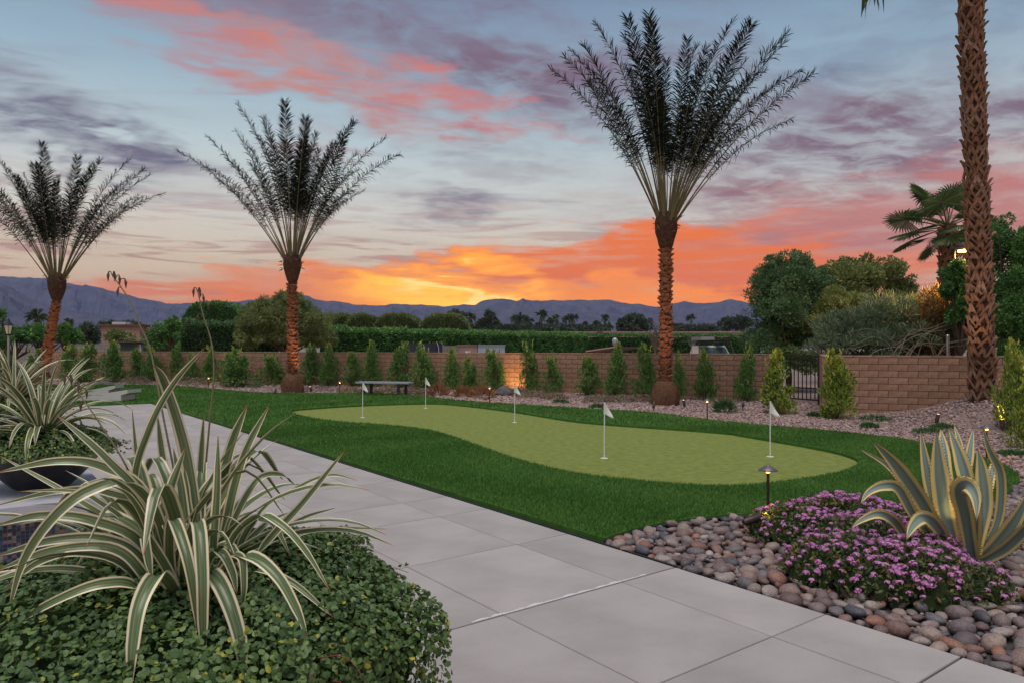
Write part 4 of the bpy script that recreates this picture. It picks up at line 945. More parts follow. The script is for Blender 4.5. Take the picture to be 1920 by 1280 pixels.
for ctl, D, dd, w in AL:
    k = 20; n = len(ctl); pts = spline([ZA(q, 5.28 + (D - 5.28) * i / (n - 1) + dd * i / (n - 1)) for i, q in enumerate(ctl)], k)
    T = norm(np.gradient(pts, axis=0)); view = norm(pts - np.array([0, 0, H])); side = norm(np.cross(T, view)); side[side[:, 0] < 0] *= 1
    for q in range(1, k):
        if side[q] @ side[q - 1] < 0: side[q] *= -1
    for _ in range(3): side[1:-1] = norm(side[:-2] + side[1:-1] + side[2:])
    wd = w * .7 * np.interp(np.linspace(0, 1, k), [0, .1, .35, .6, .85, 1], [.75, .72, .95, .9, .42, .02]); mb = MB()
    nn = np.cross(side[k // 2], T[k // 2]); fo = .2 if nn @ view[k // 2] < 0 else -.2
    ribbon(mb, pts, wd, side, 9, fo, rng.uniform(.35, .85), .08 if fo > 0 else -.08); lf = part('leaf', mb, 'agave', ag, True)
    sp_ = MB()
    for s in (-1, 1):
        for q in range(2, k - 2):
            for sub in (0, .5):
                a = pts[q] * (1 - sub) + pts[q + 1] * sub; e = a + side[q] * s * wd[q] / 2 - np.cross(side[q], T[q]) * 0 + np.cross(side[q], T[q]) * wd[q] * fo
                sp_.add([e - T[q] * .005, e + T[q] * .005, e + side[q] * s * .012 + T[q] * .004], [[0, 1, 2]])
    part('spines', sp_, 'bark', lf, kind='stuff')
# ------------------------------------------------------------------ lantana
def flower_mesh(seed, mat='pink_flower', n=26, s=.024):
    r = np.random.default_rng(seed); u = norm(r.normal(size=(n, 3)) + [0, 0, .9]); q = MB(); kk = u * s * np.array([1, 1, .62])
    a = norm(np.cross(u, r.normal(size=u.shape))); b = np.cross(u, a); w = .0075
    v = np.stack([kk - a * w, kk - b * w, kk + a * w, kk + b * w], 1).reshape(-1, 3); t = np.repeat(r.random(n), 4)
    q.add(v, (np.array([[0, 1, 2], [0, 2, 3]])[None] + (np.arange(n) * 4)[:, None, None]).reshape(-1, 3), np.c_[t, t, t]); return q
FM = [flower_mesh(i) for i in range(5)]; FMM = [q.mesh('flower_head', 'pink_flower') for q in FM]
def lantana(label, blobs, nleaf, nflow, limit, seed):
    r = np.random.default_rng(seed); b0 = np.mean([b[0] for b in blobs], 0); root = thing('lantana', b0 * [1, 1, 0], label, 'flower bush')
    def top(x, y):
        z = np.full(len(x), -.2)
        for c, rx, ry, h in blobs:
            q = 1 - ((x - c[0]) / rx) ** 2 - ((y - c[1]) / ry) ** 2; z = np.maximum(z, np.where(q > 0, h * np.sqrt(np.maximum(q, 0)), -.2))
        return z + .025 * np.sin(x * 17 + seed) * np.sin(y * 15)
    lo = np.min([b[0][:2] - max(b[1], b[2]) for b in blobs], 0); hi = np.max([b[0][:2] + max(b[1], b[2]) for b in blobs], 0)
    p = r.uniform(lo, hi, (nleaf * 6, 2)); z = top(p[:, 0], p[:, 1]); ok = z > -.03; p, z = p[ok][:nleaf], z[ok][:nleaf]
    zz = z - np.abs(r.normal(0, .05, len(z))); q = MB(); d = r.normal(size=(len(p), 3)) + [0, 0, .7]
    kites(q, np.c_[p, np.maximum(zz, -.02)], d, .034 * r.uniform(.7, 1.3, len(p)), .02, tone=r.random(len(p)) * .98)
    part('foliage', q, 'lantana_leaf', root)
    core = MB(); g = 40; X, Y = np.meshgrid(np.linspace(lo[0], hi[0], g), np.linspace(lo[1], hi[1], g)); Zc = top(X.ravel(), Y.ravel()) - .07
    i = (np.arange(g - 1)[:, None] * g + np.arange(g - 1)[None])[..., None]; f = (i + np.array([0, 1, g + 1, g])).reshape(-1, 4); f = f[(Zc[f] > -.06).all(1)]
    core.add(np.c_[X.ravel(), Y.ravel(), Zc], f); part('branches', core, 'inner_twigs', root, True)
    p = r.uniform(lo, hi, (nflow * 12, 2)); z = top(p[:, 0], p[:, 1]); dens = .5 + .5 * np.sin(p[:, 0] * 3.1 + seed) * np.sin(p[:, 1] * 3.7 + 1)
    ok = (z > 0) & (r.random(len(p)) < .25 + .75 * dens); p, z = p[ok][:nflow], z[ok][:nflow]; o_ = np.argsort(p[:, 1]); p, z = p[o_], z[o_]; rest = MB()
    for n_, (a, zz_) in enumerate(zip(p, z)):
        th = r.random() * 6.28; M = Matrix.Translation((a[0], a[1], zz_ + .008)) @ Matrix.Rotation(r.normal(0, .35), 4, 'X') @ Matrix.Rotation(th, 4, 'Z') @ Matrix.Scale(r.uniform(.65, 1.15), 4); k = int(r.integers(5))
        if n_ < limit: inst('flower_head', FMM[k], root, Matrix.Translation(tuple(-ORG[root])) @ M)
        else:
            v, f, c = FM[k].arrays(); M = np.array(M); rest.add(v @ M[:3, :3].T + M[:3, 3], f, c)
    if rest.n: part('flower_heads', rest, 'pink_flower', root, kind='stuff')
g_ = lambda px, py: G(px, py)
lantana('purple-pink lantana spreading over the pebbles at the foot of the agave', [(g_(1600, 1078), .5, .42, .27), (g_(1700, 1098), .55, .42, .28), (g_(1785, 1108), .38, .3, .22), (g_(1650, 1040), .6, .5, .3)], 8000, 480, 300, 4)
lantana('pink lantana with a warm light on it beside the path light at the turf edge', [(g_(1500, 1005), .42, .5, .26), (g_(1590, 1005), .55, .6, .33), (g_(1680, 1010), .4, .5, .27)], 5200, 330, 300, 8)

# ------------------------------------------------------------------ wall shrubs
def shrub_mesh(seed, mat, n=1500, gold=0.0):
    """unit shrub: height 1, half width about .5, several upright leaders"""
    r = np.random.default_rng(seed); q = MB(); st = MB(); C, Rr = [], []
    k = int(r.integers(3, 6)); tops = r.uniform(.72, 1.0, k); tops[0] = 1.0; a0 = r.random() * 6
    for i in range(k):
        th = a0 + i * 2 * PI / k + r.normal(0, .3); off = np.array([math.cos(th), math.sin(th)]) * r.uniform(.05, .2)
        st.tube([(off[0] * .3, off[1] * .3, 0), (off[0], off[1], tops[i] * .45), (off[0] * .8, off[1] * .8, tops[i] * .94)], [.02, .014, .004], 5)
        for z in np.arange(.1, tops[i] - .04, .085):
            w = .5 * np.interp(z / tops[i], [0, .25, .6, .85, 1], [.6, .78, .55, .3, .12]); th2 = r.random() * 6.28
            C.append([off[0] * .9 + math.cos(th2) * w * .55, off[1] * .9 + math.sin(th2) * w * .55, z]); k2 = r.uniform(.6, 1.35); Rr.append([w * .55 * k2, w * .55 * k2, .1 * k2])
    C, Rr = np.array(C), np.array(Rr); m = n; idx = r.integers(0, len(C), m); u = norm(r.normal(size=(m, 3)))
    p = C[idx] + u * (.35 + .65 * r.random(m)[:, None] ** .5) * Rr[idx]; d = u * .8 + r.normal(size=(m, 3)) * .5 + [0, 0, .75]
    t = np.clip(r.random(m) * .7 + .02 + .22 * np.clip((p[:, 2] - .6) * 2.2, 0, 1) + gold * r.random(m), 0, .99)
    kites(q, p, d, .075 * r.uniform(.7, 1.2, m), .034, tone=t)
    for i in range(7):                                        # bright new shoots at the top
        b = np.array([r.normal(0, .12), r.normal(0, .1), r.uniform(.8, .97)]); s = np.linspace(0, .1, 7)[:, None]; kites(q, b + s * [0, 0, 1.0], r.normal(size=(7, 3)) * .5 + [0, 0, .8], .07, .03, tone=r.uniform(.8, .99, 7))
    return q.mesh('foliage', mat), st.mesh('stem', 'bark')
SH = [shrub_mesh(200 + i, 'shrub_leaf', 2300) for i in range(7)]; SHG = [shrub_mesh(300 + i, 'gold_leaf', 3600, .1) for i in range(3)]
def shrub(px, base, topy, hw, label, group, lib, k, z0=0.0):
    c = G(px, base, z0); k_ = (px - 960) / F; Dw = (21.06 + 7.75 * .3967 / .918) / (1 + k_ * .3967 / .918)      # where this line of sight meets the long wall
    D = min(c[1], Dw - .6) if px < 1450 else c[1]; c = np.array([k_ * D, D, 0.0]); c[2] = float(gz(c[0], c[1])) - .02
    hgt = H + (HY - topy) / F * D - c[2]; w = hw / F * D
    o = thing('wall_shrub', c, label, 'shrub', group)
    lean_ = rng.normal(0, .05, 2); tw_ = rng.random() * 6.28
    for me, nm in zip(lib[k % len(lib)], ('foliage', 'stem')):
        q = link(nm, me, o); q.rotation_euler = (lean_[0], lean_[1], tw_); q.scale = (w * (2.5 if lib is SH else 2.05), w * (2.5 if lib is SH else 2.05), hgt * 1.0)
    return o
GA = 'shrubs planted in a row along the block wall'
ROW = [(20, 712, 658, 20), (66, 716, 655, 17), (127, 716, 650, 20), (165, 718, 648, 26), (212, 719, 642, 24), (258, 717, 655, 18), (291, 715, 651, 18), (334, 713, 644, 15), (360, 715, 664, 14), (391, 713, 651, 17), (441, 726, 655, 36), (508, 726, 667, 24),
       (579, 722, 649, 20), (617, 724, 647, 21), (659, 723, 663, 19), (697, 723, 642, 19), (748, 726, 644, 22), (796, 727, 647, 23), (849, 733, 659, 20), (881, 734, 671, 18), (927, 733, 659, 23), (991, 734, 644, 19), (1038, 735, 669, 18), (1099, 742, 671, 23), (1152, 741, 646, 23), (1205, 741, 649, 23), (1270, 743, 664, 15), (1322, 748, 659, 21), (1397, 751, 652, 21)]
RL = {20: 'low shrub against the grey neighbour wall behind the lamp post', 66: 'low shrub at the left foot of the leaning date palm', 127: 'shrub at the right foot of the leaning date palm', 165: 'bushy wall shrub between the leaning palm and the pink house',
      212: 'tall yellow-tipped shrub in front of the pink house', 258: 'shorter wall shrub in front of the garden shed', 291: 'wall shrub in front of the citrus tree', 334: 'slender yellow-topped shrub in front of the clipped dark hedge', 360: 'low golden-tinged shrub between two taller wall shrubs', 391: 'wall shrub behind the path light by the widest shrub',
      441: 'widest dense green shrub near the long-fronded date palm', 508: 'low wall shrub just left of the long-fronded palm trunk', 579: 'wall shrub just right of the long-fronded palm trunk', 617: 'wall shrub second to the right of the long-fronded palm trunk', 659: 'short wall shrub behind the path light near the bench', 697: 'tall slender shrub behind one end of the bench',
      748: 'broad wall shrub behind the middle of the bench, by the trampoline', 796: 'wall shrub behind the flag at the far edge of the green', 849: 'wall shrub behind the reddish tufts, below the plank fence', 881: 'low shrub behind the reddish tufts, below the pink shed', 927: 'wall shrub left of the lamplit patch of wall', 991: 'tall shrub right of the lamplit patch of wall',
      1038: 'short narrow shrub second from the lamplit patch of wall', 1099: 'short broad shrub before the sloping lean-to roof', 1152: 'tall shrub topping the wall at the lean-to vent cap', 1205: 'wall shrub just left of the tallest palm trunk', 1270: 'narrow shrub half hidden by the tallest palm trunk', 1322: 'wall shrub standing in front of the pickup truck', 1397: 'tall narrow shrub between the pickup truck and the gate'}
for i, (a, b, t, w) in enumerate(ROW): shrub(a, b, t, w, RL[a], GA, SH, i * 3 + i // 7)
shrub(1463, 774, 663, 40, 'broad yellow-green shrub in front of the iron gate', GA, SHG, 0)
shrub(1568, 783, 664, 44, 'brightest golden shrub at the corner of the short block wall', GA, SHG, 1)
shrub(1905, 812, 650, 40, 'tall golden-leaved shrub below the ficus beside the fan palm mound', 'golden shrubs beside the palm mound', SHG, 2)
shrub(1935, 838, 690, 40, 'shorter golden shrub in front of the tall golden one', 'golden shrubs beside the palm mound', SHG, 0)

# ------------------------------------------------------------------ trees and hedges
def tree(name, label, cat, base, blobs, n, L, Wd, mat, up=.2, out=.8, limb=.09, group=None, sub=9, bark='bark', tone=(0, 1), bare=0):
    base = np.asarray(base, float); root = thing(name, base, label, cat, group); C, Rr = [], []
    for c, rad in blobs:
        c, rad = np.asarray(c, float), np.asarray(rad, float)
        for _ in range(sub):
            u = norm(rng.normal(size=3)); u[2] = abs(u[2]) * 1.1 - .35; C.append(c + u * rad * rng.uniform(.45, .86)); Rr.append(rad * rng.uniform(.26, .46))
    for c, rad in blobs:
        for _ in range(sub):                                  # loose sprays that break up the outline
            u = norm(rng.normal(size=3)); u[2] = abs(u[2]) - .2; C.append(np.asarray(c) + u * np.asarray(rad) * rng.uniform(.92, 1.12)); Rr.append(np.asarray(rad) * rng.uniform(.1, .2))
    C, Rr = np.array(C), np.array(Rr); mb = MB(); wt = Rr.mean(1) ** 2; idx = rng.choice(len(C), n, p=wt / wt.sum()); u = rvec(n); p = C[idx] + u * (.3 + .75 * rng.random(n)[:, None] ** .6) * Rr[idx]
    d = u * out + rvec(n) * .6 + np.array([0, 0, up]); cb = rng.random(len(C))[idx]
    t = tone[0] + (tone[1] - tone[0]) * np.clip(.3 * cb + .68 * rng.random(n), 0, .99); kites(mb, p, d, L * rng.uniform(.7, 1.3, n), Wd * rng.uniform(.8, 1.2, n), tone=t)
    part('crown', mb, mat, root)
    mb = MB(); fork = base + (np.mean([b[0] for b in blobs], 0) - base) * np.array([.5, .5, .45]); mb.tube([base - [0, 0, .1], (base + fork) / 2 + [.05, 0, 0], fork], [limb * 1.5, limb * 1.2, limb], 8)
    tr = part('trunk', mb, bark, root, True); mb = MB()
    for q in C[:: max(1, len(C) // 14)]: mb.tube([fork, (fork + q) / 2 + rng.normal(0, .12, 3), q], [limb * .6, limb * .36, limb * .1], 5)
    part('limbs', mb, bark, tr, True, 'stuff'); return root
def B(px, py, D, rx, ry, rd=None): return (P(px, py, D), (rx / F * D, (rd or rx) / F * D, ry / F * D))
def gb(px, D): q = P(px, 650, D); q[2] = -.1; return q
tree('bushy_tree', 'dense dark green tree left of the olive tree behind the gate', 'tree', gb(1478, 26), [B(1475, 545, 26, 66, 60), B(1450, 590, 26, 50, 55), B(1520, 560, 26, 46, 70), B(1490, 620, 26, 66, 40), B(1440, 540, 26.5, 34, 36), B(1480, 505, 26, 50, 38), B(1430, 640, 26, 40, 40), B(1510, 640, 26, 50, 40), B(1470, 580, 25.5, 60, 60), B(1480, 682, 25, 74, 36)], 62000, .11, .042, 'dark_leaf', .35, sub=12)
tree('bushy_tree', 'olive-green tree behind the dark green tree', 'tree', gb(1630, 31), [B(1600, 520, 31, 60, 48), B(1650, 520, 31, 50, 40), B(1560, 540, 31, 40, 40), B(1690, 545, 31, 26, 26), B(1600, 570, 31, 80, 50), B(1660, 580, 31, 60, 50)], 40000, .13, .065, 'olive_leaf', .35, sub=12)
tree('golden_bush', 'yellow-green bush between the olive tree and the oleander', 'shrub', gb(1575, 25), [B(1575, 575, 25, 44, 42), B(1540, 610, 25, 36, 40), B(1600, 600, 25, 50, 50)], 20000, .11, .04, 'olive_leaf', .3, tone=(.3, 1))
ol = tree('oleander', 'grey-green oleander with bare arching branches over the short wall', 'shrub', gb(1660, 21), [B(1600, 620, 21, 66, 44), B(1660, 605, 21, 66, 56), B(1570, 640, 20.5, 44, 30), B(1720, 600, 21.5, 56, 48), B(1690, 640, 20.6, 76, 30), B(1600, 645, 20.5, 70, 30), B(1650, 690, 20.9, 120, 34)], 24000, .2, .032, 'grey_leaf', .55, sub=12)
tree('oleander', 'rust-tinged oleander lit by the street lamp', 'shrub', gb(1772, 20.5), [B(1760, 590, 20.5, 44, 54), B(1775, 630, 20.3, 40, 36), B(1735, 620, 20.6, 40, 40), B(1760, 655, 20.3, 50, 24)], 11000, .2, .032, 'rust_leaf', .6, sub=12)
mb = MB()
for _ in range(15):
    a = P(rng.uniform(1610, 1770), 672, rng.uniform(18.9, 19.8)); s = rng.choice([-1, 1]); ln = rng.uniform(.4, 1.5); hh = rng.uniform(.2, .95)
    mb.tube(spline([a, a + [s * ln * .3, 0, hh * rng.uniform(.5, .8)], a + [s * ln * .8, -.1, hh + rng.normal(0, .12)], a + [s * ln * rng.uniform(1.1, 1.6), -.15, hh * rng.uniform(.6, 1.4)]], 9), np.linspace(.013, .004, 9), 5)
part('bare_branches', mb, 'pale_branch', ol, True, 'stuff')
tree('ficus_hedge', 'tall glossy dark ficus growing right of the big fan palm', 'tree', gb(1900, 17.5), [B(1900, 470, 17.5, 50, 70, 70), B(1890, 560, 17.3, 50, 80, 80), B(1905, 650, 17.3, 56, 70, 80), B(1960, 520, 17, 60, 120, 80), B(1895, 600, 16.8, 36, 50, 50), B(1880, 690, 16.8, 40, 50, 60)], 52000, .085, .042, 'hedge_leaf', .1, sub=14, tone=(.0, .95))
tree('ficus_hedge', 'glossy ficus seen left of the big fan palm trunk', 'tree', gb(1800, 19.5), [B(1800, 540, 19.5, 26, 50), B(1805, 590, 19.5, 24, 50), B(1790, 510, 19.6, 22, 24)], 15000, .085, .042, 'hedge_leaf', .1)
tree('willowy_tree', 'rounded olive-green tree behind the long-fronded date palm', 'tree', gb(535, 36), [B(520, 600, 36, 60, 48), B(480, 600, 36, 34, 40), B(575, 605, 36, 44, 40), B(530, 570, 36, 48, 24), B(600, 635, 36, 28, 26), B(540, 640, 36, 70, 26), B(500, 630, 36, 50, 36)], 50000, .2, .042, 'olive_leaf', -.35, sub=13, tone=(0, .8))
tree('citrus_tree', 'dark glossy citrus tree in front of the clipped hedge', 'tree', gb(310, 33), [B(312, 625, 33, 30, 26), B(300, 640, 33, 28, 20), B(325, 608, 33, 12, 16)], 3600, .16, .07, 'hedge_leaf', .2)
tree('brown_tree', 'brownish round tree left of the pink house', 'tree', gb(167, 52), [B(168, 628, 52, 22, 24), B(160, 640, 52, 22, 16)], 2200, .24, .09, 'far_leaf', .2)
tree('olive_bush', 'small olive tree in front of the pink house', 'tree', gb(222, 41), [B(224, 632, 41, 22, 14)], 1500, .2, .07, 'olive_leaf', .2)
for px, w, D, ty, lb in ((28, 40, 36, 618, 'leafy green tree directly behind the lamp post'), (85, 40, 36.5, 612, 'leafy green tree behind the leaning palm trunk'), (128, 22, 35, 612, 'small leafy tree right of the leaning palm trunk')):
    tree('leafy_tree', lb, 'tree', gb(px, D), [B(px, 632, D, w, 18), B(px - w * .3, ty + 8, D, w * .6, 12)], 3200, .18, .08, 'hedge_leaf', .2, group='leafy screen behind the lamp post')
tree('leafy_tree', 'tall tree rising left of the lamp post', 'tree', gb(-12, 34), [B(-12, 600, 34, 18, 30), B(-10, 640, 34, 24, 20)], 2600, .18, .08, 'hedge_leaf', .2)
def hedge(name, label, a, b, hgt, thick, n, leaf, mat='hedge_leaf', group=None, round_=.0, tone=(0, 1), z0=-.1):
    a, b = np.asarray(a, float)[:2], np.asarray(b, float)[:2]; d = norm(b - a); ln = np.linalg.norm(b - a); nrm_ = np.array([d[1], -d[0]])
    if nrm_[1] > 0: nrm_ = -nrm_
    root = thing(name, (*((a + b) / 2), z0), label, 'hedge', group); rz = math.atan2(d[1], d[0]); mb = MB()
    s = rng.uniform(0, ln, n); which = rng.random(n); face = which < .62; z = rng.uniform(.2, 1, n) * hgt; w = np.where(face, 1.0, rng.uniform(-1, 1, n)) * thick / 2; z = np.where(face, z, hgt)
    lump = .09 * np.sin(s * 2.1) * np.sin(z * 2.7 + s * .7) + .05 * np.sin(s * 5.3 + z * 4) + rng.normal(0, .05, n)
    if round_:                                                # domed top and rounded ends
        e = np.abs(s / ln * 2 - 1); prof = (1 - e ** 2.6) ** .38; z = z * (1 - round_ + round_ * prof); w = w * (.4 + .6 * prof)
    p = np.c_[a + s[:, None] * d + nrm_ * (w + lump * face)[:, None], z0 + z + lump * ~face]
    dd = np.where(face[:, None], np.r_[nrm_, .5], np.array([0, 0, 1.0])) + rvec(n) * .75
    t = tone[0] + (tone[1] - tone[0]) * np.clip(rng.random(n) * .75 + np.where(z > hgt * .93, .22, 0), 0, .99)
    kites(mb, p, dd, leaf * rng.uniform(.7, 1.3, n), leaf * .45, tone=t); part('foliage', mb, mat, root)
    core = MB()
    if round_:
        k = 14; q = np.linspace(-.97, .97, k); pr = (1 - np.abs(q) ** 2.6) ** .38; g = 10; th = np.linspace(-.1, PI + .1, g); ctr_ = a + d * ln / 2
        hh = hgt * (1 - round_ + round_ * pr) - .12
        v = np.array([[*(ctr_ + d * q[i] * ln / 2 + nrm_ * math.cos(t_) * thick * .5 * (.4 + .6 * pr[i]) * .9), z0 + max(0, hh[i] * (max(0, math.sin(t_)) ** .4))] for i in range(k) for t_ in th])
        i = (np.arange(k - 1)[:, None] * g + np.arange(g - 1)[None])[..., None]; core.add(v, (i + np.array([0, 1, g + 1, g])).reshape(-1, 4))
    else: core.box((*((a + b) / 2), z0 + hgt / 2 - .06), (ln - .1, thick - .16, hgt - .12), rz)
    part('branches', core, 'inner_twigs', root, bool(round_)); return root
hedge('clipped_hedge', 'straight dark clipped hedge behind the citrus tree', P(335, 650, 38), P(520, 650, 38.5), 2.85, 1.4, 7000, .16, 'dark_leaf', tone=(.1, .9))
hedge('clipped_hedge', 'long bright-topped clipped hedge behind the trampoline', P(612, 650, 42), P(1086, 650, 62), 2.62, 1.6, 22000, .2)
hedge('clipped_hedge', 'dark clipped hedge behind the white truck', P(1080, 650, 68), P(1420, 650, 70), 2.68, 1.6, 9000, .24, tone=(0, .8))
GB = 'rounded clipped hedges beyond the long hedge'
for a, b, ty, lb in ((607, 652, 592, 'small rounded hedge next to the olive-green tree'), (640, 712, 592, 'second rounded hedge from the olive-green tree'), (702, 793, 592, 'third rounded hedge from the olive-green tree'), (787, 884, 592, 'rounded hedge next to the skyline palms, largest of its row')):
    hedge('rounded_hedge', lb, P(a, 650, 66), P(b, 650, 66 if a > 640 else 67.5), (HY - ty) / F * 66 + H + .1, 3.4, 5200, .26, 'olive_leaf', GB, .55, (0, .75))
hedge('rounded_hedge', 'large rounded clipped hedge left of the olive-green tree', P(352, 650, 56), P(470, 650, 56), (HY - 571) / F * 56 + H + .1, 3.2, 6500, .24, 'hedge_leaf', None, .6, (0, .85))
# distant trees and palms
def far_palm(px, top, D, label, size=1.0, boots=False):
    base = gb(px, D); c = P(px, top + 6 * size, D); root = thing('distant_fan_palm', base, label, 'palm tree', 'distant fan palms on the skyline'); mb = MB()
    mb.tube([base, (base + c) / 2 + [rng.normal(0, .1), 0, 0], c], [.3, .22, .2], 6); part('trunk', mb, 'bark', root); mb = MB(); n = 40; r = 1.75 * size
    for k in range(n):
        u = norm(rng.normal(size=3) + [0, 0, .35]); t = c + u * r * rng.uniform(.75, 1.1) - [0, 0, .25 * r]; s = norm(np.cross(u, rng.normal(size=3))) * .2 * size; m = c + u * r * .6
        mb.add([c, m - s, t, m + s], [[0, 1, 2], [0, 2, 3]], (rng.random(), .5, .5))
    for k in range(14):                                       # dead skirt
        th = rng.random() * 6.28; e = c + [math.cos(th) * .5 * size, math.sin(th) * .5 * size, -1.3 * size]; s = np.array([-math.sin(th), math.cos(th), 0]) * .2; mb.add([c, e - s, e + s], [[0, 1, 2]], (.9, .5, .5))
    part('crown', mb, 'far_leaf', root)
FPL = [(843, 585, 1.0), (854, 580, 1.1), (865, 584, 1.0), (874, 588, .9), (883, 588, 1.1), (965, 592, 1.1), (976, 588, 1.3), (990, 594, 1.1), (1015, 583, 1.2), (1010, 606, .9), (1031, 598, .8), (1037, 596, 1.0), (1043, 590, 1.0), (1061, 593, .9), (1068, 589, 1.0), (1076, 590, 1.0), (1097, 603, .7), (1111, 610, .9), (1119, 602, .9), (1134, 590, 1.0), (1141, 606, .9), (1296, 590, 1.0), (1364, 594, .9), (970, 606, .9), (983, 607, .9), (1024, 608, .8), (1050, 607, .8), (1086, 609, .8), (895, 604, .7)]
for a, b, s in FPL: far_palm(a, b, 190 + rng.uniform(-15, 15), 'single tall distant palm standing apart on the skyline' if a in (1015, 1296) else 'distant fan palm on the skyline beyond the long hedge', s)
far_palm(70, 590, 62, 'squat fan palm behind the leafy screen', .62); far_palm(129, 602, 75, 'small fan palm right of the leaning palm trunk', .4)
tree('pine_tree', 'ragged dark pine on the skyline beyond the rounded hedges', 'tree', gb(917, 170), [B(917, 603, 170, 14, 16), B(905, 611, 170, 12, 12), B(929, 612, 170, 10, 12), B(917, 592, 170, 9, 8), B(918, 618, 170, 20, 8)], 2600, .9, .4, 'far_leaf', .3, limb=.3)
for px, py, rx, ry in ((1185, 604, 22, 14), (1205, 608, 16, 16), (1168, 608, 10, 12)):
    tree('distant_tree', 'dark rounded tree in the clump on the skyline left of the tallest palm', 'tree', gb(px, 180), [B(px, py, 180, rx, ry), B(px, 616, 180, rx * 1.1, 8)], 1700, .9, .4, 'far_leaf', .2, limb=.3, group='skyline trees left of the tallest palm')
for px, py, rx, ry in ((878, 616, 16, 5), (1060, 616, 40, 6), (1115, 618, 40, 5), (1270, 615, 22, 7), (1320, 617, 30, 6), (1370, 609, 20, 14), (1390, 606, 16, 14), (1000, 617, 40, 6), (950, 618, 20, 6), (240, 612, 30, 6), (205, 610, 14, 6)):
    tree('distant_tree', 'low dark tree far behind the hedges', 'tree', gb(px, 175), [B(px, py, 175, rx, ry)], 1300, .9, .4, 'far_leaf', .2, limb=.2, group='low distant trees')
mb = MB(); q = gb(1228, 60)
for k in range(12): mb.tube(spline([q + [0, 0, 1.2], q + [rng.normal(0, .3), 0, 2.6], q + [rng.normal(0, .9), rng.normal(0, .3), rng.uniform(3.2, 4.2)]], 7), np.linspace(.05, .012, 7), 4)
mb.tube([q, q + [0, 0, 1.3]], [.12, .08], 6); solo('bare_tree', mb, 'bark', q, 'leafless twiggy tree left of the tallest palm trunk', 'tree')

# ------------------------------------------------------------------ beds: tufts and low flowers
def tuft(px, py, w, h, mat, label, group, n=260, L=.07, Wd=.02, flower=0, name='low_plant', cat='plant'):
    c = G(px, py); c[2] = float(gz(c[0], c[1])); s = c[1] / F; root = thing(name, c, label, cat, group); u = rvec(n); u[:, 2] = np.abs(u[:, 2]); p = c + u * (.3 + .7 * rng.random(n)[:, None] ** .5) * [w * s, w * s * .8, h * s]
    mb = MB(); kites(mb, p, u + rvec(n) * .6 + [0, 0, .5], L * rng.uniform(.7, 1.3, n), Wd); part('foliage', mb, mat, root)
    if flower:
        u = rvec(flower); u[:, 2] = np.abs(u[:, 2]); p = c + u * [w * s, w * s * .8, h * s * 1.05]; mb = MB()
        for _ in range(3): kites(mb, p + rng.normal(0, .012, p.shape), rvec(flower) + [0, 0, .3], .045, .04)
        part('flowers', mb, 'dusty_flower', root, kind='stuff')
G1 = 'low flowering plants in the gravel'
for px, py, w in ((655, 737, 24), (690, 738, 22), (725, 738, 22), (765, 739, 24), (795, 741, 18), (370, 724, 26), (345, 722, 18), (260, 721, 22), (1000, 745, 30), (1040, 748, 26), (1120, 753, 28), (1165, 753, 30), (1205, 752, 24), (975, 742, 20)):
    tuft(px, py, w, 12, 'olive_leaf', 'low pink-flowered ground cover in the gravel before the shrubs', G1, 420, .06, .025, 90)
for px, py, w, h in ((1052, 755, 16, 6), (1120, 764, 16, 6), (1640, 790, 30, 9), (1630, 801, 16, 7), (1527, 780, 14, 6), (1740, 812, 30, 8), (1768, 806, 22, 7), (1900, 852, 24, 5), (450, 727, 10, 7), (478, 728, 14, 8)):
    tuft(px, py, w, h, 'tuft_leaf', 'small dark green creeping plant in the pink gravel', 'creeping plants in the gravel', 320, .06, .02)
for px, py, w, h in ((822, 741, 18, 16), (868, 743, 16, 15), (905, 746, 22, 18), (1358, 772, 16, 18)):
    tuft(px, py, w, h, 'red_grass' if px < 1000 else 'tuft_leaf', 'reddish grassy tuft in front of the shrubs' if px < 1000 else 'feathery green tuft left of the gate shrub', 'grassy tufts', 380, .2, .008)
# ------------------------------------------------------------------ golf flags
for px, py, lab in ((680, 782, 'white flag on a thin pole beside the end of the bench'), (798, 765, 'white flag at the far edge of the green, right of the bench'), (965, 791, 'white flag near the middle of the far side of the green'), (1133, 858, 'white flag on the near part of the green left of the path light'), (1444, 855, 'white flag at the wide end of the green above the path light')):
    c = G(px, py, -.012); root = thing('golf_flag', c, lab, 'golf flag', 'practice flags on the putting green'); mb = MB(); mb.tube([c + [0, 0, -.06], c + [0, 0, .4], c + [.006, 0, .8]], [.0085, .0085, .0075], 8); part('pole', mb, 'white_paint', root, True)
    mb = MB(); mb.tube([c + [.006, 0, .8], c + [.006, 0, .83]], [.011, .008], 8); part('pole_tip', mb, 'black_iron', root)
    mb = MB(); mb.lathe([(.0, .002), (.05, .002), (.054, .0), (.054, -.004)], c, 20); mb2 = MB(); part('cup', mb, 'white_paint', root)
    mb = MB(); g = 7; X = np.linspace(0, 1, g); rows = np.linspace(0, 1, g); a = rng.uniform(.4, .9); v = []
    for x in X:
        for y in rows:
            top, bot = .8 - .2 * x, .63 - .06 * x; z = top + (bot - top) * y; v.append(c + [.008 + x * .118, .028 * math.sin(x * 4 + y * 2) * x - x * .03 * a, z - .012 * x * x])
    i = (np.arange(g - 1)[:, None] * g + np.arange(g - 1)[None])[..., None]; f = (i + np.array([0, 1, g + 1, g])).reshape(-1, 4); v = np.array(v)
    mb.add(np.vstack([v, v + [0, .003, 0]]), np.vstack([f, f[:, ::-1] + g * g])); part('pennant', mb, 'white_cloth', root, True)
    mb = MB(); mb.tube([c + [.003, 0, .62], c + [.006, 0, .8]], .0125, 8); part('sleeve', mb, 'white_cloth', root)
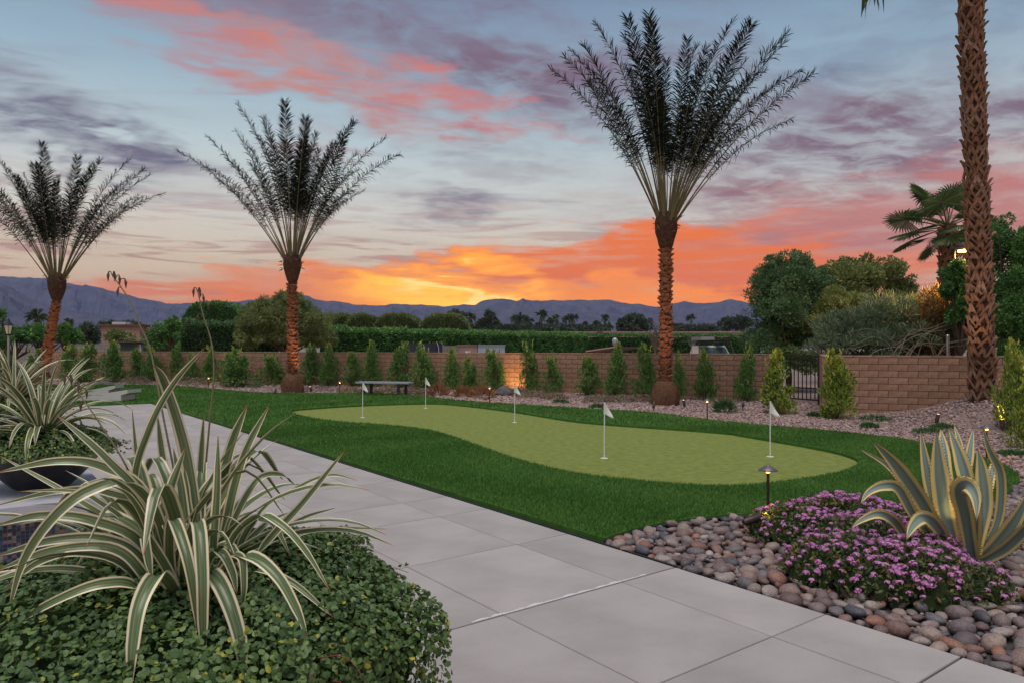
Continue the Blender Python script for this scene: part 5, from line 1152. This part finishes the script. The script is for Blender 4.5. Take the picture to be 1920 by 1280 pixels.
# bench
a, b = G(676, 741), G(769, 741.5); D0 = 23.6; a = np.array([(672 - 960) / F * D0, D0, 0]); b = np.array([(771 - 960) / F * (D0 - .5), D0 - .5, 0]); d = norm(b - a); rz = math.atan2(d[1], d[0]); ln = np.linalg.norm(b - a); n_ = np.array([-d[1], d[0], 0])
bench = thing('bench', (a + b) / 2, 'backless bench with grey-blue top and dark legs behind the putting green', 'bench')
for k, o in enumerate((-.115, .115)):
    mb = MB(); mb.box((a + b) / 2 + n_ * o + [0, 0, .42], (ln, .21, .05), rz); part('seat_plank', mb, 'bench_top', bench)
for s in (.17, .83):
    for o in (-.15, .15):
        mb = MB(); mb.box(a + d * ln * (s + (.035 if o > 0 else -.035)) + n_ * o + [0, 0, .19], (.075, .075, .4), rz); part('leg', mb, 'bench_leg', bench)
    mb = MB(); mb.box(a + d * ln * s + [0, 0, .375], (.07, .38, .03), rz); part('brace', mb, 'bench_leg', bench)
# concrete game ramps
def ramp(p0, p1, label):
    p0, p1 = np.asarray(p0), np.asarray(p1); d = norm(p1 - p0); n_ = np.array([-d[1], d[0], 0]); root = thing('game_board', (p0 + p1) / 2 * [1, 1, 0] + [0, 0, .03], label, 'game board', 'concrete bag-toss ramps')
    prof = [(0, .0), (1.22, .0), (1.02 + .2, .06), (1.02, .06)]; L = np.linalg.norm(p1 - p0); q = MB(); w = .31
    pr = np.array([(0, .03), (L - .2, .03), (L - .2, .2), (L, .26), (L, .36), (0, .09)]); m = len(pr)
    v = np.vstack([p0 * [1, 1, 0] + d * pr[:, :1] + n_ * s * w + np.c_[np.zeros((m, 2)), pr[:, 1]] for s in (-1, 1)])
    q.add(v, [[0, 1, 7, 6], [1, 2, 8, 7], [2, 3, 9, 8], [3, 4, 10, 9], [4, 5, 11, 10], [5, 0, 6, 11], [0, 5, 2, 1], [5, 4, 3, 2], [6, 7, 8, 11], [11, 8, 9, 10]]); part('board', q, 'cast_concrete', root)
    q = MB(); c = p0 * [1, 1, 0] + d * (L - .24) + [0, 0, .03 + .06 + .27 * (L - .24) / L + .004]; th = np.arange(18) / 18 * 6.2832; sl = .27 / L
    ring = np.array([c + d * math.cos(t) * .075 + n_ * math.sin(t) * .075 + [0, 0, math.cos(t) * .075 * sl] for t in th]); q.add(np.vstack([ring, c]), [[i, (i + 1) % 18, 18] for i in range(18)]); part('hole', q, 'black_iron', root)
ramp(G(150, 751), G(252, 752), 'concrete bag-toss ramp closer to the walk'); ramp(G(140, 742), G(224, 741.5), 'concrete bag-toss ramp farther from the walk')
# ------------------------------------------------------------------ garden lamps
def warm(name, loc, power, size, parent=None, rot=None, spot=None, col=(1.0, .58, .22)):
    l = bpy.data.lights.new(name, 'SPOT' if spot else 'POINT'); l.energy = power; l.color = col; l.shadow_soft_size = size
    if spot: l.spot_size = R(spot); l.spot_blend = .8
    o = link(name, l, parent); o.location = tuple(np.asarray(loc) - ORG.get(parent, np.zeros(3)))
    if rot is not None: o.rotation_euler = Vector(rot).to_track_quat('-Z', 'Y').to_euler()
    return o
def path_light(c, hgt, label, power=1.0):
    root = thing('path_light', c, label, 'path light', 'bronze mushroom path lights'); mb = MB(); mb.tube([c + [0, 0, -.05], c + [0, 0, hgt - .07]], .013, 10); part('stem', mb, 'bronze', root, True)
    mb = MB(); mb.lathe([(.0, hgt), (.012, hgt), (.016, hgt - .012), (.035, hgt - .02), (.084, hgt - .052), (.087, hgt - .06), (.08, hgt - .058), (.03, hgt - .036), (0, hgt - .034)], c, 24); part('cap', mb, 'bronze_cap', root, True)
    mb = MB(); mb.lathe([(.0, hgt - .04), (.022, hgt - .042), (.02, hgt - .075), (.013, hgt - .082)], c, 12); part('lens', mb, 'lens_glow', root, True)
    warm('bulb_light', c + np.array([0, 0, hgt - .1]), power, .03, root)
path_light(np.array([*P(1440, 960, 6.6)[:2], -.0]), .5, 'bronze path light at the turf edge beside the lantana', 1.2)
for px, py, h, lab in ((1326, 787, .47, 'path light in the gravel left of the gate'), (918, 753, .46, 'path light in the gravel right of the reddish tufts'), (637, 739, .46, 'path light right of the long-fronded palm'), (391, 728, .46, 'path light in front of the widest shrub'), (1850, 862, .5, 'path light behind the agave')): path_light(G(px, py), h, lab, 3.0)
def spotlight(c, aim, label, power, lit=True, size=60, col=(1.0, .55, .2)):
    c = np.asarray(c, float); d = norm(np.asarray(aim) - (c + [0, 0, .12])); root = thing('spotlight', c, label, 'spotlight', 'small bronze ground spotlights'); h = c + np.array([0, 0, .12]); mb = MB(); mb.tube([c + [0, 0, -.05], h], .01, 8); part('stake', mb, 'bronze', root)
    mb = MB(); mb.tube([h - d * .07, h - d * .05, h + d * .07, h + d * .1], [.022, .034, .036, .037], 14); hd = part('head', mb, 'bronze', root, True)
    mb = MB(); mb.tube([h + d * .1, h + d * .104], [.03, .03], 12); part('lens', mb, 'spot_glow' if lit else 'car_glass', hd)
    if power: warm('spot_lamp', h + d * .13, power, .02, root, d, size, col)
spotlight(G(1407, 1006) + [0, 0, .02], G(1600, 1000) + np.array([.5, .4, .45]), 'spotlight in the pebbles aimed at the lantana', 1.2, True, 120)
T3, T2, T1 = G(1247, 758), G(549, 735), G(76, 728)
spotlight(G(1226, 769), T3 + np.array([0, 0, 2.6]), 'spotlight at the foot of the tallest date palm', 55, True, 55, (1, .5, .26))
spotlight(G(1283, 766), T3 + np.array([0, 0, 3.6]), 'spotlight right of the tallest date palm', 35, True, 40, (1, .5, .26))
spotlight(G(516, 741), T2 + np.array([0, 0, 2.6]), 'spotlight left of the long-fronded date palm', 70, True, 55, (1, .46, .24))
spotlight(G(583, 736), T2 + np.array([0, 0, 2.4]), 'glowing spotlight right of the long-fronded date palm', 45, True, 55, (1, .46, .24))
spotlight(G(104, 738), T1 + np.array([.3, 0, 2.2]), 'spotlight at the foot of the leaning date palm', 110, True, 60, (1, .42, .22))
spotlight(G(1757, 800) + [0, 0, .03], bx + np.array([-.2, 0, 3.5]), 'spotlight in the gravel before the big fan palm', 70, True, 60, (1, .6, .36))
spotlight(G(1880, 812) + [0, 0, .03], bx + np.array([0, 0, 5.0]), 'spotlight right of the big fan palm', 25, True, 50, (1, .6, .36))
spotlight(G(1393, 768), G(1397, 751) + np.array([0, 0, .8]), 'pale small spotlight below the narrow shrub by the gate', 0, False)
spotlight(G(1700, 1052), G(1815, 1046) + np.array([0, 0, .7]), 'spotlight hidden in the lantana aimed at the agave', 11, True, 80, (1, .68, .28))
wq = WA + WD * (np.linalg.norm(WA - WB) * 0 + 11.6)
t_ = [s for s in np.linspace(0, 30, 301) if abs((WA + WD * s)[0] / (WA + WD * s)[1] * F + 960 - 962) < 2.2]; wp = WA + WD * t_[0]
spotlight([wp[0] - .1, wp[1] - .95, 0], [wp[0] + .15, wp[1], .75], 'glowing spotlight behind the boulder washing the long wall', 34, True, 95, (1, .5, .14))
bv, bf = icos(3); mb = MB(); bp = np.array([wp[0] - .25, wp[1] - 1.2, .06]); mb.add(bv * (1 + .09 * np.sin(bv @ [3, 2, 4] * 2 + 1)[:, None] + .05 * np.sin(bv @ [5, -4, 3] * 2)[:, None]) * [.32, .26, .26] + bp, bf); solo('boulder', mb, 'boulder', bp - [0, 0, .06], 'dark grey boulder in front of the lit stretch of wall', 'boulder', smooth=True)
for px, py, s in ((240, 719, .5), (195, 720, .4), (268, 720, .35)):
    mb = MB(); bp = G(px, py); mb.add(bv * (1 + .12 * np.sin(bv @ [3, 2, 4] * 2 + px)[:, None]) * [s * 1.3, s * .7, s * .35] + bp, bf); solo('boulder', mb, 'boulder', bp, 'flat grey boulder at the turf edge behind the ramps', 'boulder', 'flat boulders behind the ramps', smooth=True)
# street lamp over the back lane
sl = np.array([(1788 - 960) / F * 19.85, 19.85, -.1]); root = thing('street_lamp', sl, 'lit street lamp glowing beside the big fan palm trunk', 'street lamp'); z = float(P(0, 459, 19.85)[2]); mb = MB(); mb.tube([sl, sl + [0, 0, z]], [.07, .05], 10); part('pole', mb, 'bronze', root, True)
mb = MB(); mb.box(sl + [.28, -.02, z], (.7, .16, .1)); part('arm', mb, 'bronze', root); mb = MB(); mb.box(sl + [.4, -.02, z - .07], (.42, .3, .04)); part('lens', mb, 'lamp_glow', root)
warm('lamp_light', sl + np.array([.4, -.1, z - .2]), 380, .15, root, (-.45, .25, -1), 150, (1, .52, .16))
# ------------------------------------------------------------------ things beyond the wall
def wbox(px0, px1, y0, y1, D, depth): a, b = P(px0, y0, D), P(px1, y1, D); zb = -.12; return np.array([(a[0] + b[0]) / 2, D + depth / 2, (a[2] + zb) / 2]), (b[0] - a[0], depth, a[2] - zb)
c, s = wbox(190, 262, 612, 660, 46, 7); hs = thing('house', c * [1, 1, 0] - [0, 0, .1], 'pink flat-roofed house behind the left end of the wall', 'house'); mb = MB(); mb.box(c, s); part('wall', mb, 'stucco_pink', hs)
c2_, s2 = wbox(240, 292, 614, 660, 46.6, 7); mb = MB(); mb.box(c2_, s2); part('side_wing', mb, 'stucco_pink', hs)
mb = MB(); mb.box([c[0], c[1], c[2] * 2 + .18], (s[0] + .3, s[1] + .3, .12)); rf = part('roof', mb, 'roof_dark', hs); mb = MB(); mb.box(P(228, 609, 48), (.9, .7, .35)); part('roof_unit', mb, 'car_paint', rf); mb = MB(); mb.box(P(240, 610, 48), (.5, .5, .3)); part('roof_unit', mb, 'steel', rf); mb = MB(); mb.box(P(205, 627, 45.95), (.3, .06, .4)); part('vent', mb, 'roof_dark', hs)
c, s = wbox(226, 272, 642, 662, 39, 2.5); sh_ = thing('garden_shed', c * [1, 1, 0] - [0, 0, .1], 'low green garden shed in front of the pink house', 'shed'); mb = MB(); mb.box(c, s); part('wall', mb, 'shed_green', sh_); mb = MB(); mb.box([c[0], c[1], c[2] * 2 + .16], (s[0] + .2, s[1] + .3, .07)); part('roof', mb, 'roof_dark', sh_)
for dx in (.45,): mb = MB(); mb.box([c[0] + dx, 38.97, 1.45], (.34, .05, .5)); wn = part('window', mb, 'car_glass', sh_); mb = MB(); mb.box([c[0] + dx, 38.93, 1.45], (.04, .05, .5)); part('frame', mb, 'car_paint', wn)
q = np.array([(16 - 960) / F * 33, 33, -.1]); lp = thing('lamp_post', q, 'black lantern on a post at the far left behind the wall', 'lamp post'); zt = float(P(0, 627, 33)[2]); mb = MB(); mb.tube([q, q + [0, 0, zt + .1]], .05, 10); part('post', mb, 'steel', lp, True)
mb = MB(); mb.lathe([(.1, zt + .1), (.19, zt + .5)], q, 6); part('glass', mb, 'unlit_glass_glow', lp); mb = MB(); mb.lathe([(.24, zt + .5), (.2, zt + .56), (.06, zt + .72), (.02, zt + .82), (0, zt + .84)], q, 6); part('roof', mb, 'black_iron', lp); mb = MB(); mb.lathe([(.05, zt + .04), (.13, zt + .08), (.13, zt + .12), (.0, zt + .12)], q, 6); part('base', mb, 'black_iron', lp)
for k in range(6):
    th = k / 6 * 6.283; mb = MB(); mb.tube([q + [.1 * math.cos(th), .1 * math.sin(th), zt + .1], q + [.192 * math.cos(th), .192 * math.sin(th), zt + .5]], .013, 4); part('bar', mb, 'black_iron', lp)
q = P(797, 660, 33); q[2] = -.1; tp = thing('trampoline', q, 'round trampoline with dark safety net behind the wall', 'trampoline'); zt = float(P(0, 643, 33)[2])
mb = MB(); th = np.linspace(0, 2 * PI, 41); mb.tube(np.c_[q[0] + .85 * np.cos(th), q[1] + .85 * np.sin(th), np.full(41, .75)], .03, 6); part('frame', mb, 'steel', tp); mb = MB(); mb.lathe([(.74, .72), (.73, zt - .02)], q * [1, 1, 0], 28); part('net', mb, 'net', tp); mb = MB(); mb.lathe([(.8, .74), (0, .73)], q * [1, 1, 0], 28); part('mat', mb, 'black_iron', tp)
for k in range(6):
    t = k / 6 * 6.283 + .35; cx, cy = math.cos(t), math.sin(t); mb = MB(); mb.tube([[q[0] + .86 * cx, q[1] + .86 * cy, -.1], [q[0] + .92 * cx, q[1] + .92 * cy, .8], [q[0] + .88 * cx, q[1] + .88 * cy, zt - .2], [q[0] + .76 * cx, q[1] + .76 * cy, zt + .05]], .022, 6); part('pole', mb, 'steel', tp, True)
x0, x1 = (829 - 960) / F * 38, (857 - 960) / F * 38; fz = float(P(0, 648, 38)[2]); fn = thing('plank_fence', (x0, 38, -.1), 'short grey plank fence right of the trampoline', 'fence')
for s in np.arange(x0, x1, .13): mb = MB(); mb.box([s + .065, 38, fz / 2 - .05], (.118, .025, fz + .1)); part('plank', mb, 'grey_wood', fn)
mb = MB(); mb.box([(x0 + x1) / 2, 38.04, fz * .75], (x1 - x0, .05, .08)); part('rail', mb, 'grey_wood', fn)
for a_, b_, mt, lab, dr, dm in ((858, 895, 'band_wall', 'low pink shed with a white door behind the wall', 877, 'white_paint'), (896, 946, 'container', 'pale blue-grey storage container behind the wall', 931, 'container')):
    c, s = wbox(a_, b_, 648, 660, 38, 2.4); sd = thing('storage_shed', c * [1, 1, 0] - [0, 0, .1], lab, 'shed'); mb = MB(); mb.box(c, s); part('wall', mb, mt, sd); mb = MB(); mb.box([c[0], c[1], c[2] * 2 + .14], (s[0] + .08, s[1] + .1, .04)); part('roof', mb, mt, sd)
    mb = MB(); mb.box([(dr - 960) / F * 37.95, 37.97, .62], (.26, .05, 1.45)); d_ = part('door', mb, dm, sd); mb = MB(); mb.box([(dr - 960) / F * 37.95 + .06, 37.93, 1.2], (.02, .03, .3)); part('handle', mb, 'black_iron', d_)
    if mt == 'container':
        for o in (-.14, .14): mb = MB(); mb.box([(dr - 960) / F * 37.95 + o, 37.93, .66], (.03, .04, 1.55)); part('frame', mb, 'black_iron', d_)
c, s = wbox(936, 1420, 624, 660, 92, 3); mb = MB(); mb.box(c, s); bwll = thing('boundary_wall', c * [1, 1, 0] - [0, 0, .1], 'long pale pink wall far behind the clipped hedges', 'wall'); part('body', mb, 'band_wall', bwll); mb = MB(); mb.box([c[0], c[1], c[2] * 2 + .2], (s[0] + .2, s[1] + .2, .16)); part('coping', mb, 'stucco_pink', bwll)
mb = MB(); mb.box(P(1125, 625, 91.9), (.7, .2, .5)); part('vent', mb, 'roof_dark', bwll)
# lean-to roof
a, b, c_, d_ = P(1098, 660, 31), P(1165, 650.5, 31), P(1205, 650, 33.5), P(1140, 660, 33.5); lt = thing('lean_to', (a + c_) / 2 * [1, 1, 0] - [0, 0, .1], 'low brown sloping lean-to roof behind the wall', 'shed'); mb = MB(); mb.add(np.vstack([a, b, c_, d_, a - [0, 0, .06], b - [0, 0, .06], c_ - [0, 0, .06], d_ - [0, 0, .06]]), [[0, 1, 2, 3], [7, 6, 5, 4], [0, 4, 5, 1], [1, 5, 6, 2], [2, 6, 7, 3], [3, 7, 4, 0]]); part('roof', mb, 'roof_dark', lt)
for e in (a, b, c_, d_): mb = MB(); mb.tube([e * [1, 1, 0] - [0, 0, .1], e - [0, 0, .05]], .05, 6); part('post', mb, 'grey_wood', lt)
mb = MB(); mb.tube([a + [0, 0, .03], b + [0, 0, .03]], .035, 6); part('fascia', mb, 'stucco_pink', lt); q = P(1153, 648, 31.4); mb = MB(); mb.lathe([(.09, 0), (.12, .1), (.12, .28), (.06, .34), (0, .35)], q, 12); part('vent_cap', mb, 'steel', lt, True)
# truck
tq = np.array([(1352 - 960) / F * 36, 36, -.12]); tk = thing('pickup_truck', tq, 'pale pickup truck with a ladder rack parked beyond the wall', 'truck')
def hull(pr, w0, w1):                                         # profile in (y, z) swept across x
    pr = np.array(pr); m = len(pr); q = MB(); w = np.interp(pr[:, 1], [.9, 1.75], [w0, w1]); v = np.vstack([np.c_[s * w, pr[:, 0], pr[:, 1]] for s in (-1, 1)]) + tq
    k = np.arange(m); j = (k + 1) % m; q.add(v, np.c_[k, j, j + m, k + m]); c = pr.mean(0)
    for s, o in ((-1, 0), (1, m)): q.add(np.vstack([v[o:o + m], tq + [s * w.mean(), *c]]), [[i, (i + 1) % m, m] for i in range(m)])
    return q
part('body', hull([(-.1, .5), (-.15, .95), (.9, 1.08), (1.7, 1.1), (5.2, 1.1), (5.2, .5)], .95, .92), 'car_paint', tk); part('cab', hull([(.95, 1.09), (1.55, 1.68), (1.75, 1.76), (2.9, 1.76), (3.1, 1.68), (3.2, 1.09)], .88, .68), 'car_paint', tk)
mb = MB(); mb.add(tq + np.array([[-.74, 1.0, 1.13], [.74, 1.0, 1.13], [.64, 1.5, 1.65], [-.64, 1.5, 1.65]]) - [0, .03, -.02], [[0, 1, 2, 3]]); part('windscreen', mb, 'car_glass', tk)
for s in (-1, 1):
    for y_ in (.85, 4.2): mb = MB(); mb.tube(tq + np.array([[s * .98, y_, .38], [s * .76, y_, .38]]), .37, 18); wl = part('wheel', mb, 'black_iron', tk, True); mb = MB(); mb.tube(tq + np.array([[s * .995, y_, .38], [s * .9, y_, .38]]), .2, 12); part('rim', mb, 'steel', wl)
    mb = MB(); mb.box(tq + [s * .7, -.16, .82], (.3, .06, .16)); part('headlight', mb, 'white_paint', tk); mb = MB(); mb.box(tq + [s * 1.03, 1.25, 1.22], (.14, .08, .16)); part('mirror', mb, 'black_iron', tk)
    mb = MB(); mb.tube(tq + np.array([[s * .92, .6, 1.05], [s * .8, 1.2, 1.98], [s * .8, 5.0, 1.98], [s * .86, 5.1, 1.1]]), .03, 6); part('rack_rail', mb, 'black_iron', tk)
for y_ in (1.2, 2.6, 4.2): mb = MB(); mb.box(tq + [0, y_, 2.0], (1.66, .06, .05)); part('rack_bar', mb, 'black_iron', tk)
mb = MB(); mb.box(tq + [-.5, 1.6, 2.12], (.7, 1.9, .16)); part('roof_box', mb, 'steel', tk); mb = MB(); mb.box(tq + [.35, 1.5, 2.07], (.5, 2.4, .06)); part('ladder', mb, 'bronze', tk)
# rake and slim post
rq = P(1297, 662, 29); rq[2] = -.1; zt = float(P(0, 645, 29)[2]); rk = thing('garden_rake', rq, 'upturned garden rake with an orange handle behind the wall', 'rake'); mb = MB(); mb.tube([rq, [rq[0], rq[1], zt - .12]], .018, 6); part('handle', mb, 'orange_handle', rk)
for k in range(6): mb = MB(); mb.tube([[rq[0], rq[1], zt - .12], [rq[0] - .12 + k * .05, rq[1], zt + .02], [rq[0] - .16 + k * .066, rq[1], zt + .24]], .006, 4); part('tine', mb, 'steel', rk)
pq = P(1777, 660, 18.6); pq[2] = -.1; mb = MB(); mb.tube([pq, pq + [0, 0, 1.95]], .04, 8); mb.lathe([(.045, 1.95), (.03, 1.98), (0, 1.985)], pq, 8); solo('steel_post', mb, 'steel', pq, 'plain grey steel post behind the short block wall', 'post', smooth=True)
